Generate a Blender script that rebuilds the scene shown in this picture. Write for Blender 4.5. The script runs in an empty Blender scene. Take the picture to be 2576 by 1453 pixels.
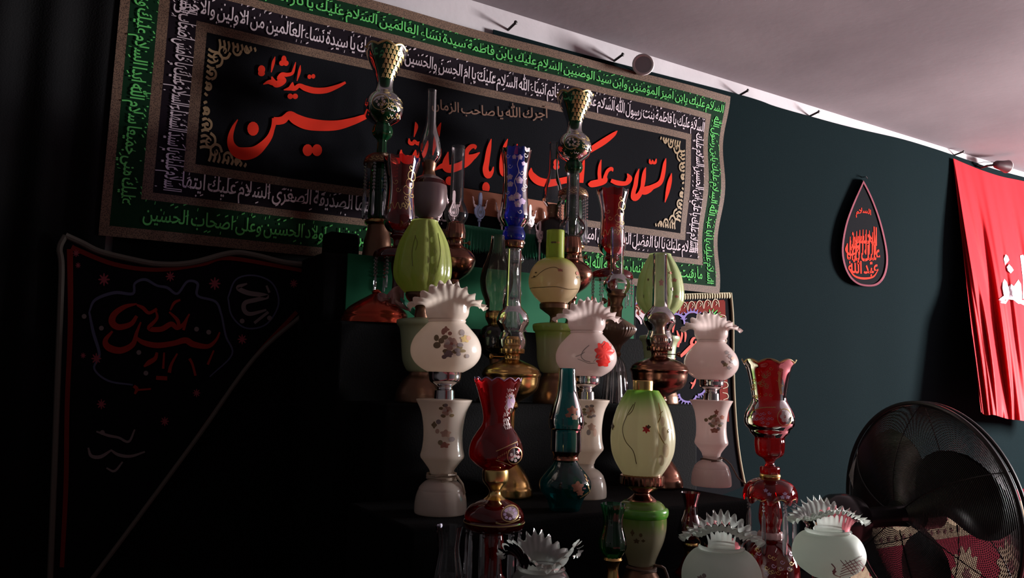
import bpy, bmesh, math, random
import numpy as np
from mathutils import Vector, Matrix
random.seed(7)
S = bpy.context.scene
COL = S.collection
PI = math.pi

# ------------------------------------------------------------------ camera
FPX, YAW, PITCH, ROLL, CAMH = 2000.0, 58.0, 6.3, 1.5, 1.45
_a, _p, _r = map(math.radians, (YAW, PITCH, ROLL))
CF = np.array([math.cos(_a)*math.cos(_p), math.sin(_a)*math.cos(_p), math.sin(_p)])
_R0 = np.array([math.sin(_a), -math.cos(_a), 0.0])
_U0 = np.cross(_R0, CF)
CU = math.cos(_r)*_U0 - math.sin(_r)*_R0
CR = math.cos(_r)*_R0 + math.sin(_r)*_U0
CO = np.array([0.0, 0.0, CAMH])
cam = bpy.data.cameras.new('camera')
camo = bpy.data.objects.new('camera', cam)
COL.objects.link(camo)
cam.sensor_fit = 'HORIZONTAL'
cam.sensor_width = 36.0
cam.lens = 36.0*FPX/2576.0
cam.clip_start = 0.02
camo.matrix_world = Matrix(((CR[0], CU[0], -CF[0], CO[0]), (CR[1], CU[1], -CF[1], CO[1]), (CR[2], CU[2], -CF[2], CO[2]), (0, 0, 0, 1)))
S.camera = camo

def P(px, py, Y):
    """world point seen at a pixel, on the plane parallel to the back wall at Y"""
    d = CF*FPX + CR*(px-1288.0) + CU*(726.5-py)
    return Vector(CO + d*(Y/d[1]))
def depth(p):
    return float((np.array(p)-CO) @ CF)
def proj(p):
    d = np.array(p)-CO
    z = d @ CF
    return 1288+FPX*(d@CR)/z, 726.5-FPX*(d@CU)/z
def zat(X, Y, py):
    """height on the vertical line through (X, Y) seen at picture row py"""
    k = (726.5-py)/FPX
    # (d.U) = k (d.F), d=(X,Y,z-h)
    a = CU[2]-k*CF[2]
    b = (CU[0]-k*CF[0])*X + (CU[1]-k*CF[1])*Y
    return CAMH - b/a

# ------------------------------------------------------------------ light, world, exposure
S.view_settings.view_transform = 'Standard'
S.view_settings.look = 'None'
S.view_settings.exposure = 0.0
S.view_settings.gamma = 1.0
S.cycles.transparent_max_bounces = 40
W = bpy.data.worlds.new('world')
S.world = W
W.use_nodes = True
W.node_tree.nodes['Background'].inputs[0].default_value = (0.55, 0.7, 1.0, 1)
W.node_tree.nodes['Background'].inputs[1].default_value = 0.3

WALL_Y, XL, XR, YF = 2.7, -0.95, 8.0, -3.0
WIN = (-0.85, 0.65, 1.25, 2.5)     # y0, y1, z0, z1 of the window in the right wall
def area(name, loc, size, power, color, direction, spread=180):
    l = bpy.data.lights.new(name, 'AREA')
    l.shape = 'RECTANGLE'
    l.size, l.size_y = size
    l.energy = power
    l.color = color
    l.spread = math.radians(spread)
    o = bpy.data.objects.new(name, l)
    COL.objects.link(o)
    o.location = loc
    o.rotation_euler = Vector(direction).to_track_quat('-Z', 'Z').to_euler()
    return o
area('window_daylight', (XR+0.12, (WIN[0]+WIN[1])/2, (WIN[2]+WIN[3])/2), (WIN[1]-WIN[0], WIN[3]-WIN[2]), 2150, (1.0, 0.955, 0.95), (-1, 0.0, 0))

# ------------------------------------------------------------------ small helpers
def lin(c):
    return tuple(((x/12.92) if x <= 0.04045 else ((x+0.055)/1.055)**2.4) for x in c)
def H(s):
    s = s.lstrip('#')
    return lin(tuple(int(s[i:i+2], 16)/255 for i in (0, 2, 4)))+(1,)

MATS = {}
def newmat(name):
    m = bpy.data.materials.new(name)
    m.use_nodes = True
    nt = m.node_tree
    nt.nodes.clear()
    out = nt.nodes.new('ShaderNodeOutputMaterial')
    MATS[name] = m
    return m, nt, out
def prin(name, col, rough=0.5, metal=0.0, sub=0.0, coat=0.0, sheen=0.0, bump=None, var=None, spec=0.5, transl=0.0):
    """principled material; bump=(scale, strength), var=(colour2, scale)"""
    m, nt, out = newmat(name)
    b = nt.nodes.new('ShaderNodeBsdfPrincipled')
    b.inputs['Base Color'].default_value = col
    b.inputs['Roughness'].default_value = rough
    b.inputs['Metallic'].default_value = metal
    b.inputs['Specular IOR Level'].default_value = spec
    b.inputs['Coat Weight'].default_value = coat
    b.inputs['Coat Roughness'].default_value = 0.08
    b.inputs['Sheen Weight'].default_value = sheen
    tc = nt.nodes.new('ShaderNodeTexCoord')
    if var:
        n = nt.nodes.new('ShaderNodeTexNoise')
        n.inputs['Scale'].default_value = var[1]
        n.inputs['Detail'].default_value = 6
        nt.links.new(tc.outputs['Object'], n.inputs['Vector'])
        mx = nt.nodes.new('ShaderNodeMix')
        mx.data_type = 'RGBA'
        mr = nt.nodes.new('ShaderNodeMapRange')
        mr.inputs[1].default_value = 0.35
        mr.inputs[2].default_value = 0.68
        nt.links.new(n.outputs[0], mr.inputs[0])
        nt.links.new(mr.outputs[0], mx.inputs[0])
        mx.inputs[6].default_value = col
        mx.inputs[7].default_value = var[0]
        nt.links.new(mx.outputs[2], b.inputs['Base Color'])
    if bump:
        n = nt.nodes.new('ShaderNodeTexNoise')
        n.inputs['Scale'].default_value = bump[0]
        n.inputs['Detail'].default_value = 4
        nt.links.new(tc.outputs['Object'], n.inputs['Vector'])
        bp = nt.nodes.new('ShaderNodeBump')
        bp.inputs['Strength'].default_value = bump[1]
        bp.inputs['Distance'].default_value = 0.004
        nt.links.new(n.outputs[0], bp.inputs['Height'])
        nt.links.new(bp.outputs[0], b.inputs['Normal'])
    if transl > 0:
        t = nt.nodes.new('ShaderNodeBsdfTranslucent')
        t.inputs[0].default_value = col
        ms = nt.nodes.new('ShaderNodeMixShader')
        ms.inputs[0].default_value = transl
        nt.links.new(b.outputs[0], ms.inputs[1])
        nt.links.new(t.outputs[0], ms.inputs[2])
        nt.links.new(ms.outputs[0], out.inputs[0])
    else:
        nt.links.new(b.outputs[0], out.inputs[0])
    return m
def glass(name, tint, edge=None, body=0.0, bodycol=None, rough=0.03, ior=1.5, boost=0.0):
    """thin blown glass: clear through the middle, denser and shinier towards the edges; body = share of coloured scattering"""
    m, nt, out = newmat(name)
    lw = nt.nodes.new('ShaderNodeLayerWeight')
    lw.inputs[0].default_value = 0.35
    tm = nt.nodes.new('ShaderNodeMix')
    tm.data_type = 'RGBA'
    pw = nt.nodes.new('ShaderNodeMath')
    pw.operation = 'POWER'
    pw.inputs[1].default_value = 2.0
    nt.links.new(lw.outputs['Facing'], pw.inputs[0])
    nt.links.new(pw.outputs[0], tm.inputs[0])
    tm.inputs[6].default_value = tint
    tm.inputs[7].default_value = edge or tuple(x*x for x in tint[:3])+(1,)
    tr = nt.nodes.new('ShaderNodeBsdfTransparent')
    nt.links.new(tm.outputs[2], tr.inputs[0])
    base = tr
    if body > 0:
        d = nt.nodes.new('ShaderNodeBsdfDiffuse')
        d.inputs[0].default_value = bodycol
        t = nt.nodes.new('ShaderNodeBsdfTranslucent')
        t.inputs[0].default_value = bodycol
        dm = nt.nodes.new('ShaderNodeMixShader')
        dm.inputs[0].default_value = 0.5
        nt.links.new(d.outputs[0], dm.inputs[1])
        nt.links.new(t.outputs[0], dm.inputs[2])
        bm_ = nt.nodes.new('ShaderNodeMixShader')
        bm_.inputs[0].default_value = body
        nt.links.new(tr.outputs[0], bm_.inputs[1])
        nt.links.new(dm.outputs[0], bm_.inputs[2])
        base = bm_
    fr = nt.nodes.new('ShaderNodeFresnel')
    fr.inputs[0].default_value = ior
    ad = nt.nodes.new('ShaderNodeMath')
    ad.operation = 'ADD'
    ad.use_clamp = True
    ad.inputs[1].default_value = boost
    nt.links.new(fr.outputs[0], ad.inputs[0])
    g = nt.nodes.new('ShaderNodeBsdfGlossy')
    g.inputs['Roughness'].default_value = rough
    ms = nt.nodes.new('ShaderNodeMixShader')
    nt.links.new(ad.outputs[0], ms.inputs[0])
    nt.links.new(base.outputs[0], ms.inputs[1])
    nt.links.new(g.outputs[0], ms.inputs[2])
    nt.links.new(ms.outputs[0], out.inputs[0])
    return m
def gradmat(name, z0, c0, z1, c1, rough=0.18, coat=0.5, power=1.0, transl=0.38):
    """airbrushed paint: c0 at object height z0 blending to c1 at z1"""
    m = prin(name, c0, rough, coat=coat, transl=transl)
    nt = m.node_tree
    b = [n for n in nt.nodes if n.type == 'BSDF_PRINCIPLED'][0]
    tc = [n for n in nt.nodes if n.type == 'TEX_COORD'][0]
    sx = nt.nodes.new('ShaderNodeSeparateXYZ')
    nt.links.new(tc.outputs['Object'], sx.inputs[0])
    mr = nt.nodes.new('ShaderNodeMapRange')
    mr.interpolation_type = 'SMOOTHSTEP'
    mr.inputs[1].default_value = z0
    mr.inputs[2].default_value = z1
    nt.links.new(sx.outputs[2], mr.inputs[0])
    mx = nt.nodes.new('ShaderNodeMix')
    mx.data_type = 'RGBA'
    nt.links.new(mr.outputs[0], mx.inputs[0])
    mx.inputs[6].default_value = c0
    mx.inputs[7].default_value = c1
    nt.links.new(mx.outputs[2], b.inputs['Base Color'])
    for t in nt.nodes:
        if t.type == 'BSDF_TRANSLUCENT':
            nt.links.new(mx.outputs[2], t.inputs[0])
    return m

def build(name, verts, faces, mats, parent=None, midx=None, smooth=True, sharp=40, recalc=True):
    me = bpy.data.meshes.new(name)
    me.from_pydata([tuple(v) for v in verts], [], faces)
    if not isinstance(mats, (list, tuple)):
        mats = [mats]
    for m in mats:
        me.materials.append(m)
    if midx is not None:
        me.polygons.foreach_set('material_index', midx)
    bm = bmesh.new()
    bm.from_mesh(me)
    if recalc:
        bmesh.ops.recalc_face_normals(bm, faces=bm.faces)
    for f in bm.faces:
        f.smooth = smooth
    if smooth:
        lim = math.radians(sharp)
        for e in bm.edges:
            if len(e.link_faces) == 2 and e.calc_face_angle(0) > lim:
                e.smooth = False
    bm.to_mesh(me)
    bm.free()
    o = bpy.data.objects.new(name, me)
    COL.objects.link(o)
    if parent is not None:
        o.parent = parent
    return o
def empty(name, loc, label, cat, group=None):
    o = bpy.data.objects.new(name, None)
    o.empty_display_size = 0.05
    COL.objects.link(o)
    o.location = loc
    return tag(o, label, cat, group)
def tag(o, label, cat, group=None):
    o['label'] = label
    o['category'] = cat
    if group:
        o['group'] = group
    return o
def structure(o, label=None):
    o['kind'] = 'structure'
    if label:
        o['label'] = label
    return o

class MB:
    """collects simple shapes into one mesh"""
    def __init__(s):
        s.v, s.f, s.m, s.k = [], [], [], 0
    def lift(s, v):
        """each further printed stroke lies a hair in front of the last"""
        s.k += 1
        d = Vector((0, -4e-5*(s.k % 23), 0))
        return [Vector(p)+d for p in v]
    def add(s, v, f, m=0):
        n = len(s.v)
        s.v += [Vector(p) for p in v]
        s.f += [tuple(i+n for i in q) for q in f]
        s.m += [m]*len(f)
    def box(s, lo, hi, m=0):
        x0, y0, z0 = lo
        x1, y1, z1 = hi
        v = [(x0,y0,z0),(x1,y0,z0),(x1,y1,z0),(x0,y1,z0),(x0,y0,z1),(x1,y0,z1),(x1,y1,z1),(x0,y1,z1)]
        s.add(v, [(0,3,2,1),(4,5,6,7),(0,1,5,4),(1,2,6,5),(2,3,7,6),(3,0,4,7)], m)
    def tube(s, pts, rad, seg=8, m=0, closed=False, cap=True):
        pts = [Vector(p) for p in pts]
        n = len(pts)
        rr = rad if isinstance(rad, (list, tuple)) else [rad]*n
        rings, up = [], None
        for i in range(n):
            a = pts[(i-1) % n] if (closed or i > 0) else pts[i]
            b = pts[(i+1) % n] if (closed or i < n-1) else pts[i]
            t = (b-a)
            if t.length < 1e-9:
                t = Vector((0, 0, 1))
            t.normalize()
            if up is None:
                up = Vector((0, 0, 1)) if abs(t.z) < 0.9 else Vector((1, 0, 0))
            u = (up - t*up.dot(t))
            if u.length < 1e-6:
                u = t.orthogonal()
            u.normalize()
            up = u
            w = t.cross(u)
            rings.append([pts[i]+(u*math.cos(2*PI*k/seg)+w*math.sin(2*PI*k/seg))*rr[i] for k in range(seg)])
        v = [p for r in rings for p in r]
        f = []
        for i in range(n if closed else n-1):
            j = (i+1) % n
            for k in range(seg):
                f.append((i*seg+k, i*seg+(k+1) % seg, j*seg+(k+1) % seg, j*seg+k))
        if cap and not closed:
            f.append(tuple(range(seg))[::-1])
            f.append(tuple((n-1)*seg+k for k in range(seg)))
        s.add(v, f, m)
    def ball(s, c, r, seg=10, rings=6, m=0, sc=(1, 1, 1)):
        c = Vector(c)
        v = [c+Vector((0, 0, r*sc[2]))]
        for i in range(1, rings):
            a = PI*i/rings
            for k in range(seg):
                b = 2*PI*k/seg
                v.append(c+Vector((r*sc[0]*math.sin(a)*math.cos(b), r*sc[1]*math.sin(a)*math.sin(b), r*sc[2]*math.cos(a))))
        v.append(c-Vector((0, 0, r*sc[2])))
        f = [(0, 1+k, 1+(k+1) % seg) for k in range(seg)]
        for i in range(rings-2):
            for k in range(seg):
                a, b = 1+i*seg, 1+(i+1)*seg
                f.append((a+k, b+k, b+(k+1) % seg, a+(k+1) % seg))
        l = len(v)-1
        a = 1+(rings-2)*seg
        f += [(l, a+(k+1) % seg, a+k) for k in range(seg)]
        s.add(v, f, m)
    def build(s, name, mats, parent=None, smooth=True, recalc=True, sharp=40):
        return build(name, s.v, s.f, mats, parent, s.m, smooth, sharp, recalc)

def crom(pts, n=4):
    """Catmull-Rom through tuples; a 3rd value of 'c' in profiles is handled by the caller"""
    pts = [np.array(p, float) for p in pts]
    if len(pts) < 3:
        return pts
    out = []
    for i in range(len(pts)-1):
        p0 = pts[i-1] if i > 0 else 2*pts[0]-pts[1]
        p1, p2 = pts[i], pts[i+1]
        p3 = pts[i+2] if i+2 < len(pts) else 2*pts[-1]-pts[-2]
        for k in range(n):
            t = k/n
            out.append(0.5*((2*p1)+(p2-p0)*t+(2*p0-5*p1+4*p2-p3)*t*t+(3*p1-p0-3*p2+p3)*t**3))
    out.append(pts[-1])
    return out
def dense(prof, n=4):
    """profile of (y, r) or (y, r, 'c' corner) -> smooth list of (y, r)"""
    seg, out = [], []
    for p in prof:
        seg.append(p[:2])
        if len(p) > 2 and len(seg) > 1:
            out += crom(seg, n)
            seg = [p[:2]]
    if len(seg) > 1:
        out += crom(seg, n)
    res = []
    for p in out:
        if not res or abs(p[0]-res[-1][0])+abs(p[1]-res[-1][1]) > 1e-6:
            res.append((float(p[0]), max(0.0, float(p[1]))))
    return res

# ------------------------------------------------------------------ lathe-turned things traced from the picture
class Turned:
    """a thing turned about a vertical axis; profiles are (picture row, half width) at its own distance"""
    def __init__(s, name, label, cat, px, py, Y, zb, group=None, unit=None, y0=None):
        p = P(px, py, Y)
        s.X, s.Y, s.zb = p.x, Y, zb
        s.u = unit or depth((p.x, Y, zb+0.2))/FPX
        s.y0 = y0
        s.e = empty(name, (p.x, Y, zb), label, cat, group)
        s.phi = math.atan2(-Y, -p.x)
        s.last = None
    def z(s, y):
        if s.y0 is not None:
            return (s.y0-y)*s.u
        return zat(s.X, s.Y, y)-s.zb
    def ybase(s):
        return proj((s.X, s.Y, s.zb))[1]
    def lathe(s, name, prof, mat, seg=48, mod=None, n=4, caps=True, parent=None, flip=False):
        d = dense(prof, n)
        pts = [(s.z(y), r*s.u) for y, r in d]
        N = len(pts)
        v, f = [], []
        for i, (z, r) in enumerate(pts):
            t = i/(N-1)
            for k in range(seg):
                th = 2*PI*k/seg
                rr, zz = (r, z) if mod is None else mod(th, t, r, z)
                v.append((rr*math.cos(s.phi+th), rr*math.sin(s.phi+th), zz))
        for i in range(N-1):
            for k in range(seg):
                f.append((i*seg+k, i*seg+(k+1) % seg, (i+1)*seg+(k+1) % seg, (i+1)*seg+k))
        if caps:
            for i, order in ((0, 1), (N-1, -1)):
                if pts[i][1] > 1e-5:
                    c = len(v)
                    zz = sum(v[i*seg+k][2] for k in range(seg))/seg
                    v.append((0, 0, zz))
                    f += [(c, i*seg+k, i*seg+(k+1) % seg) for k in range(seg)]
        s.last = d
        return build(name, v, f, mat, parent or s.e)
    def R(s, y, prof):
        ys = [p[0] for p in prof]
        rs = [p[1] for p in prof]
        return float(np.interp(y, ys, rs)) if ys[0] < ys[-1] else float(np.interp(-y, [-q for q in ys], rs))
    def on(s, dx, y, prof, off=0.0006, mod=None):
        """point of the turned surface seen dx pixels right of the axis at row y"""
        r = max(1e-3, s.R(y, prof))
        th = math.asin(max(-0.995, min(0.995, dx/r)))
        rm = r*s.u
        if mod:
            t = (y-prof[0][0])/(prof[-1][0]-prof[0][0])
            rm = mod(th, t, rm, 0)[0]
        a = s.phi+th
        return Vector(((rm+off)*math.cos(a), (rm+off)*math.sin(a), s.z(y)))
    def blobs(s, name, prof, items, mats, parent=None, off=0.0008, mod=None):
        """items: ('b', dx, y, rx, ry, m[, lobes, depth]) or ('s', [(dx, y)..], width, m) painted on the surface"""
        mb = MB()
        for n_, it in enumerate(items):
            o = off+0.00012*(n_ % 7)
            if it[0] == 'b':
                dx, y, rx, ry, m = it[1:6]
                lob, dep = (it[6], it[7]) if len(it) > 6 else (0, 0)
                seg = 18 if lob == 0 else lob*6
                v = [s.on(dx, y, prof, o, mod)]
                f = []
                for ri, q in enumerate((0.5, 1.0)):
                    for k in range(seg):
                        a = 2*PI*k/seg
                        w = q*(1-dep*(0.5-0.5*math.cos(lob*a)) if lob else 1)
                        v.append(s.on(dx+rx*w*math.sin(a), y-ry*w*math.cos(a), prof, o, mod))
                for k in range(seg):
                    f.append((0, 1+k, 1+(k+1) % seg))
                    f.append((1+k, 1+seg+k, 1+seg+(k+1) % seg, 1+(k+1) % seg))
                mb.add(v, f, m)
            else:
                pts, w, m = it[1:4]
                c = crom(pts, 5)
                v, f = [], []
                for i, p in enumerate(c):
                    a, b = c[max(0, i-1)], c[min(len(c)-1, i+1)]
                    t = b-a
                    t = t/(np.linalg.norm(t)+1e-9)
                    nrm = np.array([-t[1], t[0]])*w/2
                    v.append(s.on(p[0]+nrm[0], p[1]+nrm[1], prof, o, mod))
                    v.append(s.on(p[0]-nrm[0], p[1]-nrm[1], prof, o, mod))
                for i in range(len(c)-1):
                    f.append((2*i, 2*i+1, 2*i+3, 2*i+2))
                mb.add(v, f, m)
        return mb.build(name, mats, parent or s.e, recalc=False)

def ruffle(nfine, afine, nbig, abig, ph=0.0, k=2.0, flare=0.0, kf=4.5):
    """crimped glass rim: strongest at the first ring of the profile (t = 0)"""
    def f(th, t, r, z):
        q = max(0.0, 1-t)
        a, b = q**k, q**kf
        c = math.cos(nbig*(th-ph))
        return (r*(1+afine*b*math.cos(nfine*th)+flare*a*c),
                z-abig*a*c+0.9*afine*b*r*math.sin(nfine*th+1.0))
    return f
def lobes(n, amp, ph=0.0, ends=True):
    """melon ribs: rounded lobes with sharp valleys, fading at both ends"""
    def f(th, t, r, z):
        e = min(1.0, 6*t, 6*(1-t)) if ends else 1.0
        return (r*(1-amp*(1-abs(math.sin(n*(th-ph)/2))**0.8)*e), z)
    return f
def flutes(n, amp):
    def f(th, t, r, z):
        return (r*(1+amp*math.cos(n*th)), z)
    return f

_prism = {}
def prisms(T, rad_px, y_top, n, length_px, mat, ph=0.2, bead=3.0, beads=1, wid=4.0, parent=None):
    """cut-glass drops hanging in a ring below a bowl"""
    key = (round(length_px*T.u, 4), beads, round(wid*T.u, 4))
    for i in range(n):
        th = T.phi+ph+2*PI*i/n
        loc = (rad_px*T.u*math.cos(th), rad_px*T.u*math.sin(th), T.z(y_top))
        if key not in _prism:
            mb = MB()
            b = bead*T.u
            z = 0.0
            for q in range(beads):
                mb.ball((0, 0, z-b), b, 8, 4)
                z -= 2.1*b
            L = length_px*T.u+z
            w = wid*T.u
            sec = [(0, .25), (.12, .75), (.75, 1), (.92, .8), (1, .05)]
            v, f = [], []
            for t, r in sec:
                for k in range(6):
                    v.append((w*r*math.cos(PI*k/3), w*r*math.sin(PI*k/3), z-L*t))
            for q in range(len(sec)-1):
                for k in range(6):
                    f.append((q*6+k, q*6+(k+1) % 6, q*6+6+(k+1) % 6, q*6+6+k))
            mb.add(v, f)
            o = mb.build('crystal_prism', mat, parent or T.e, sharp=20)
            _prism[key] = o.data
        else:
            o = bpy.data.objects.new('crystal_prism', _prism[key])
            COL.objects.link(o)
            o.parent = parent or T.e
        o.location = loc
        o.rotation_euler = (0, 0, 0.9*i+0.3)
# ------------------------------------------------------------------ materials
M = {}
M['plaster'] = prin('plaster', (0.48, 0.45, 0.47, 1), 0.9, spec=0.1, var=((0.38, 0.35, 0.37, 1), 3.0), bump=(40, 0.15))
M['ceiling'] = prin('ceiling_paint', (0.235, 0.208, 0.222, 1), 0.95, spec=0.1, var=((0.165, 0.143, 0.155, 1), 1.1), bump=(30, 0.15))
M['side_wall'] = prin('side_wall_cloth', (0.03, 0.03, 0.032, 1), 0.9, spec=0.1)
M['carpet'] = prin('floor_carpet', (0.26, 0.035, 0.048, 1), 1.0, var=((0.14, 0.02, 0.026, 1), 5.0), bump=(300, 0.5))
M['cloth'] = prin('black_green_cloth', (0.0036, 0.0080, 0.0094, 1), 0.95, bump=(350, 0.4), spec=0.02)
M['black_cloth'] = prin('black_cloth', (0.004, 0.004, 0.0045, 1), 0.9, bump=(200, 0.3), spec=0.08)
M['stand_cloth'] = prin('stand_cover_cloth', (0.004, 0.004, 0.0045, 1), 0.9, bump=(200, 0.3), spec=0.08)
M['wood_frame'] = prin('window_frame_paint', H('#b8b0a4'), 0.5)
M['ban_black'] = prin('banner_black', (0.0050, 0.0052, 0.0068, 1), 0.9, bump=(400, 0.3), spec=0.03)
M['ban_green'] = prin('banner_dark_green', (0.0035, 0.020, 0.008, 1), 0.85, spec=0.05)
M['ban_plum'] = prin('banner_dark_plum', (0.0085, 0.0055, 0.0085, 1), 0.85, spec=0.05)
M['ink_green'] = prin('green_print', (0.09, 0.4, 0.1, 1), 0.85, spec=0.06)
M['ink_white'] = prin('white_print', (0.5, 0.42, 0.46, 1), 0.85, spec=0.06)
M['ink_red'] = prin('red_print', (0.53, 0.026, 0.013, 1), 0.85, spec=0.05)
M['ink_brown'] = prin('brown_print', (0.15, 0.08625, 0.06375, 1), 0.85, spec=0.06)
M['ink_gold'] = prin('gold_print', (0.238, 0.161, 0.084, 1), 0.6, spec=0.3)
M['ink_salmon'] = prin('salmon_print', (0.54, 0.1152, 0.0936, 1), 0.85, spec=0.06)
M['ink_violet'] = prin('violet_print', (0.1875, 0.15, 0.36, 1), 0.85, spec=0.06)
M['ink_bluegrey'] = prin('blue_grey_print', (0.06, 0.066, 0.12, 1), 0.7, spec=0.2)
M['ink_pink'] = prin('pink_print', (0.375, 0.08, 0.12, 1), 0.85, spec=0.06)
M['ink_maroon'] = prin('maroon_print', (0.128, 0.0144, 0.0112, 1), 0.85, spec=0.06)
M['fringe'] = prin('straw_fringe', (0.315, 0.27, 0.165, 1), 0.8)
M['fringe_grey'] = prin('grey_fringe', (0.095, 0.085, 0.07, 1), 0.8)  # left pennant fringe, its grey darkened further to stand for shade
M['fringe_green'] = prin('green_fringe', (0.012, 0.16, 0.085, 1), 0.6, sheen=0.2)
M['satin'] = prin('red_satin', (0.42, 0.012, 0.018, 1), 0.5, sheen=0.02, spec=0.03)
M['mauve'] = prin('mauve_frame', (0.13, 0.03, 0.045, 1), 0.85, spec=0.08)
M['milk'] = prin('milk_glass', (0.76, 0.66, 0.57, 1), 0.16, coat=0.35, transl=0.42, var=((0.82, 0.74, 0.66, 1), 9.0))
M['milk_pink'] = prin('pink_milk_glass', (0.70, 0.57, 0.54, 1), 0.18, coat=0.35, transl=0.42, var=((0.76, 0.66, 0.62, 1), 9.0))
M['lime'] = prin('lime_milk_glass', (0.30, 0.36, 0.085, 1), 0.2, coat=0.4, transl=0.4, var=((0.40, 0.44, 0.14, 1), 12), bump=(60, 0.3))
M['pale_green'] = prin('pale_green_milk_glass', (0.33, 0.42, 0.18, 1), 0.2, coat=0.4, transl=0.35, var=((0.48, 0.52, 0.27, 1), 14), bump=(60, 0.25))
M['celadon'] = prin('celadon_milk_glass', (0.34, 0.40, 0.24, 1), 0.25, coat=0.3, transl=0.15)
M['cream'] = prin('cream_milk_glass', (0.66, 0.56, 0.38, 1), 0.16, coat=0.5, transl=0.35)
M['frost'] = prin('frosted_glass', (0.62, 0.68, 0.62, 1), 0.5, transl=0.45, var=((0.72, 0.77, 0.72, 1), 14))
M['dusky'] = prin('dusky_porcelain', (0.17, 0.13, 0.13, 1), 0.3, coat=0.2)
M['bowpaper'] = prin('pink_ribbon', (0.52, 0.30, 0.30, 1), 0.6, transl=0.3)
M['greenribbon'] = prin('green_ribbon', (0.03, 0.30, 0.19, 1), 0.5)
M['brass'] = prin('brass', (0.62, 0.40, 0.14, 1), 0.22, 1.0, var=((0.42, 0.25, 0.10, 1), 30), bump=(90, 0.06))
M['gold'] = prin('gilding', (0.80, 0.55, 0.20, 1), 0.25, 1.0)
M['copper'] = prin('copper', (0.36, 0.17, 0.11, 1), 0.2, 1.0, var=((0.20, 0.09, 0.065, 1), 25), bump=(80, 0.08))
M['bronze'] = prin('dark_bronze', (0.17, 0.09, 0.055, 1), 0.35, 0.8, bump=(80, 0.2))
M['copper_red'] = prin('red_lacquered_copper', (0.42, 0.06, 0.03, 1), 0.2, 0.9)
M['wood'] = prin('brown_glazed_base', (0.10, 0.055, 0.04, 1), 0.35, coat=0.2)
M['chrome'] = prin('chrome', (0.72, 0.68, 0.68, 1), 0.14, 1.0)
M['steel'] = prin('silver_alam_metal', (0.62, 0.47, 0.49, 1), 0.4, 0.25)
M['steel_blue'] = prin('blue_grey_alam_metal', (0.30, 0.38, 0.62, 1), 0.4, 0.25)
M['cord'] = prin('cream_cord', (0.42, 0.33, 0.24, 1), 0.5)
M['cord_brown'] = prin('brown_cord', (0.14, 0.08, 0.055, 1), 0.5)
M['black_plastic'] = prin('black_plastic', (0.012, 0.011, 0.012, 1), 0.22)
M['black_metal'] = prin('black_enamelled_metal', (0.020, 0.018, 0.018, 1), 0.28, 0.3)
M['grey_plastic'] = prin('grey_plastic', (0.5, 0.47, 0.47, 1), 0.45)
M['maroon_plastic'] = prin('maroon_black_plastic', (0.045, 0.02, 0.024, 1), 0.35)
M['lens'] = prin('lamp_lens', (0.25, 0.25, 0.27, 1), 0.15)
M['nail'] = prin('dark_nail', (0.015, 0.012, 0.012, 1), 0.5)
M['orange'] = prin('orange_cloth', (0.224, 0.0595, 0.021, 1), 0.75)
M['leaf_green'] = prin('bright_green_cloth', (0.017, 0.357, 0.17, 1), 0.65, spec=0.1)
M['deep_green'] = prin('deep_green_cloth', (0.008, 0.10, 0.045, 1), 0.7, spec=0.1)
M['yellow_green'] = prin('yellow_green_cloth', (0.252, 0.322, 0.056, 1), 0.65)
M['ochre'] = prin('ochre_print', (0.40, 0.26, 0.05, 1), 0.7)
M['clear'] = glass('clear_glass', (0.975, 0.97, 0.975, 1), (0.86, 0.84, 0.87, 1), body=0.012, bodycol=(0.6, 0.6, 0.62, 1))
M['crystal'] = glass('cut_crystal', (0.72, 0.72, 0.74, 1), (0.35, 0.35, 0.38, 1), body=0.07, bodycol=(0.85, 0.85, 0.87, 1), boost=0.14)
M['ruffle_glass'] = glass('crimped_clear_glass', (0.80, 0.83, 0.80, 1), (0.35, 0.38, 0.36, 1), body=0.38, bodycol=(0.80, 0.86, 0.80, 1), boost=0.06)
M['ruby'] = glass('ruby_glass', (0.42, 0.012, 0.014, 1), (0.10, 0.002, 0.003, 1), body=0.20, bodycol=(0.50, 0.012, 0.014, 1), boost=0.03)
M['ruby_dark'] = glass('dark_ruby_glass', (0.30, 0.010, 0.012, 1), (0.07, 0.002, 0.003, 1), body=0.25, bodycol=(0.34, 0.012, 0.012, 1), boost=0.05)
M['ruby_etched'] = glass('etched_ruby_glass', (0.50, 0.10, 0.10, 1), (0.14, 0.01, 0.01, 1), body=0.14, bodycol=(0.45, 0.06, 0.05, 1), boost=0.03)
M['emerald'] = glass('emerald_glass', (0.03, 0.15, 0.05, 1), (0.004, 0.03, 0.012, 1), body=0.68, bodycol=(0.006, 0.050, 0.018, 1), boost=0.0)
M['cobalt'] = glass('cobalt_glass', (0.07, 0.09, 0.50, 1), (0.01, 0.02, 0.20, 1), body=0.28, bodycol=(0.03, 0.06, 0.42, 1), boost=0.03)
M['teal'] = glass('teal_glass', (0.03, 0.28, 0.27, 1), (0.005, 0.10, 0.11, 1), body=0.22, bodycol=(0.006, 0.20, 0.21, 1), boost=0.03)
M['bottle'] = glass('clear_green_glass', (0.03, 0.26, 0.08, 1), (0.005, 0.07, 0.02, 1), body=0.08, bodycol=(0.01, 0.20, 0.07, 1), boost=0.05)
M['smoke'] = glass('dark_font_glass', (0.16, 0.17, 0.15, 1), (0.05, 0.05, 0.05, 1), body=0.1, bodycol=(0.07, 0.07, 0.06, 1), boost=0.03)
M['amber'] = glass('pale_amber_glass', (0.90, 0.90, 0.82, 1), (0.70, 0.70, 0.58, 1), body=0.03, bodycol=(0.4, 0.4, 0.25, 1))
M['gilt_paint'] = prin('gilt_paint', (0.55, 0.40, 0.17, 1), 0.35, 0.5)
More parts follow.
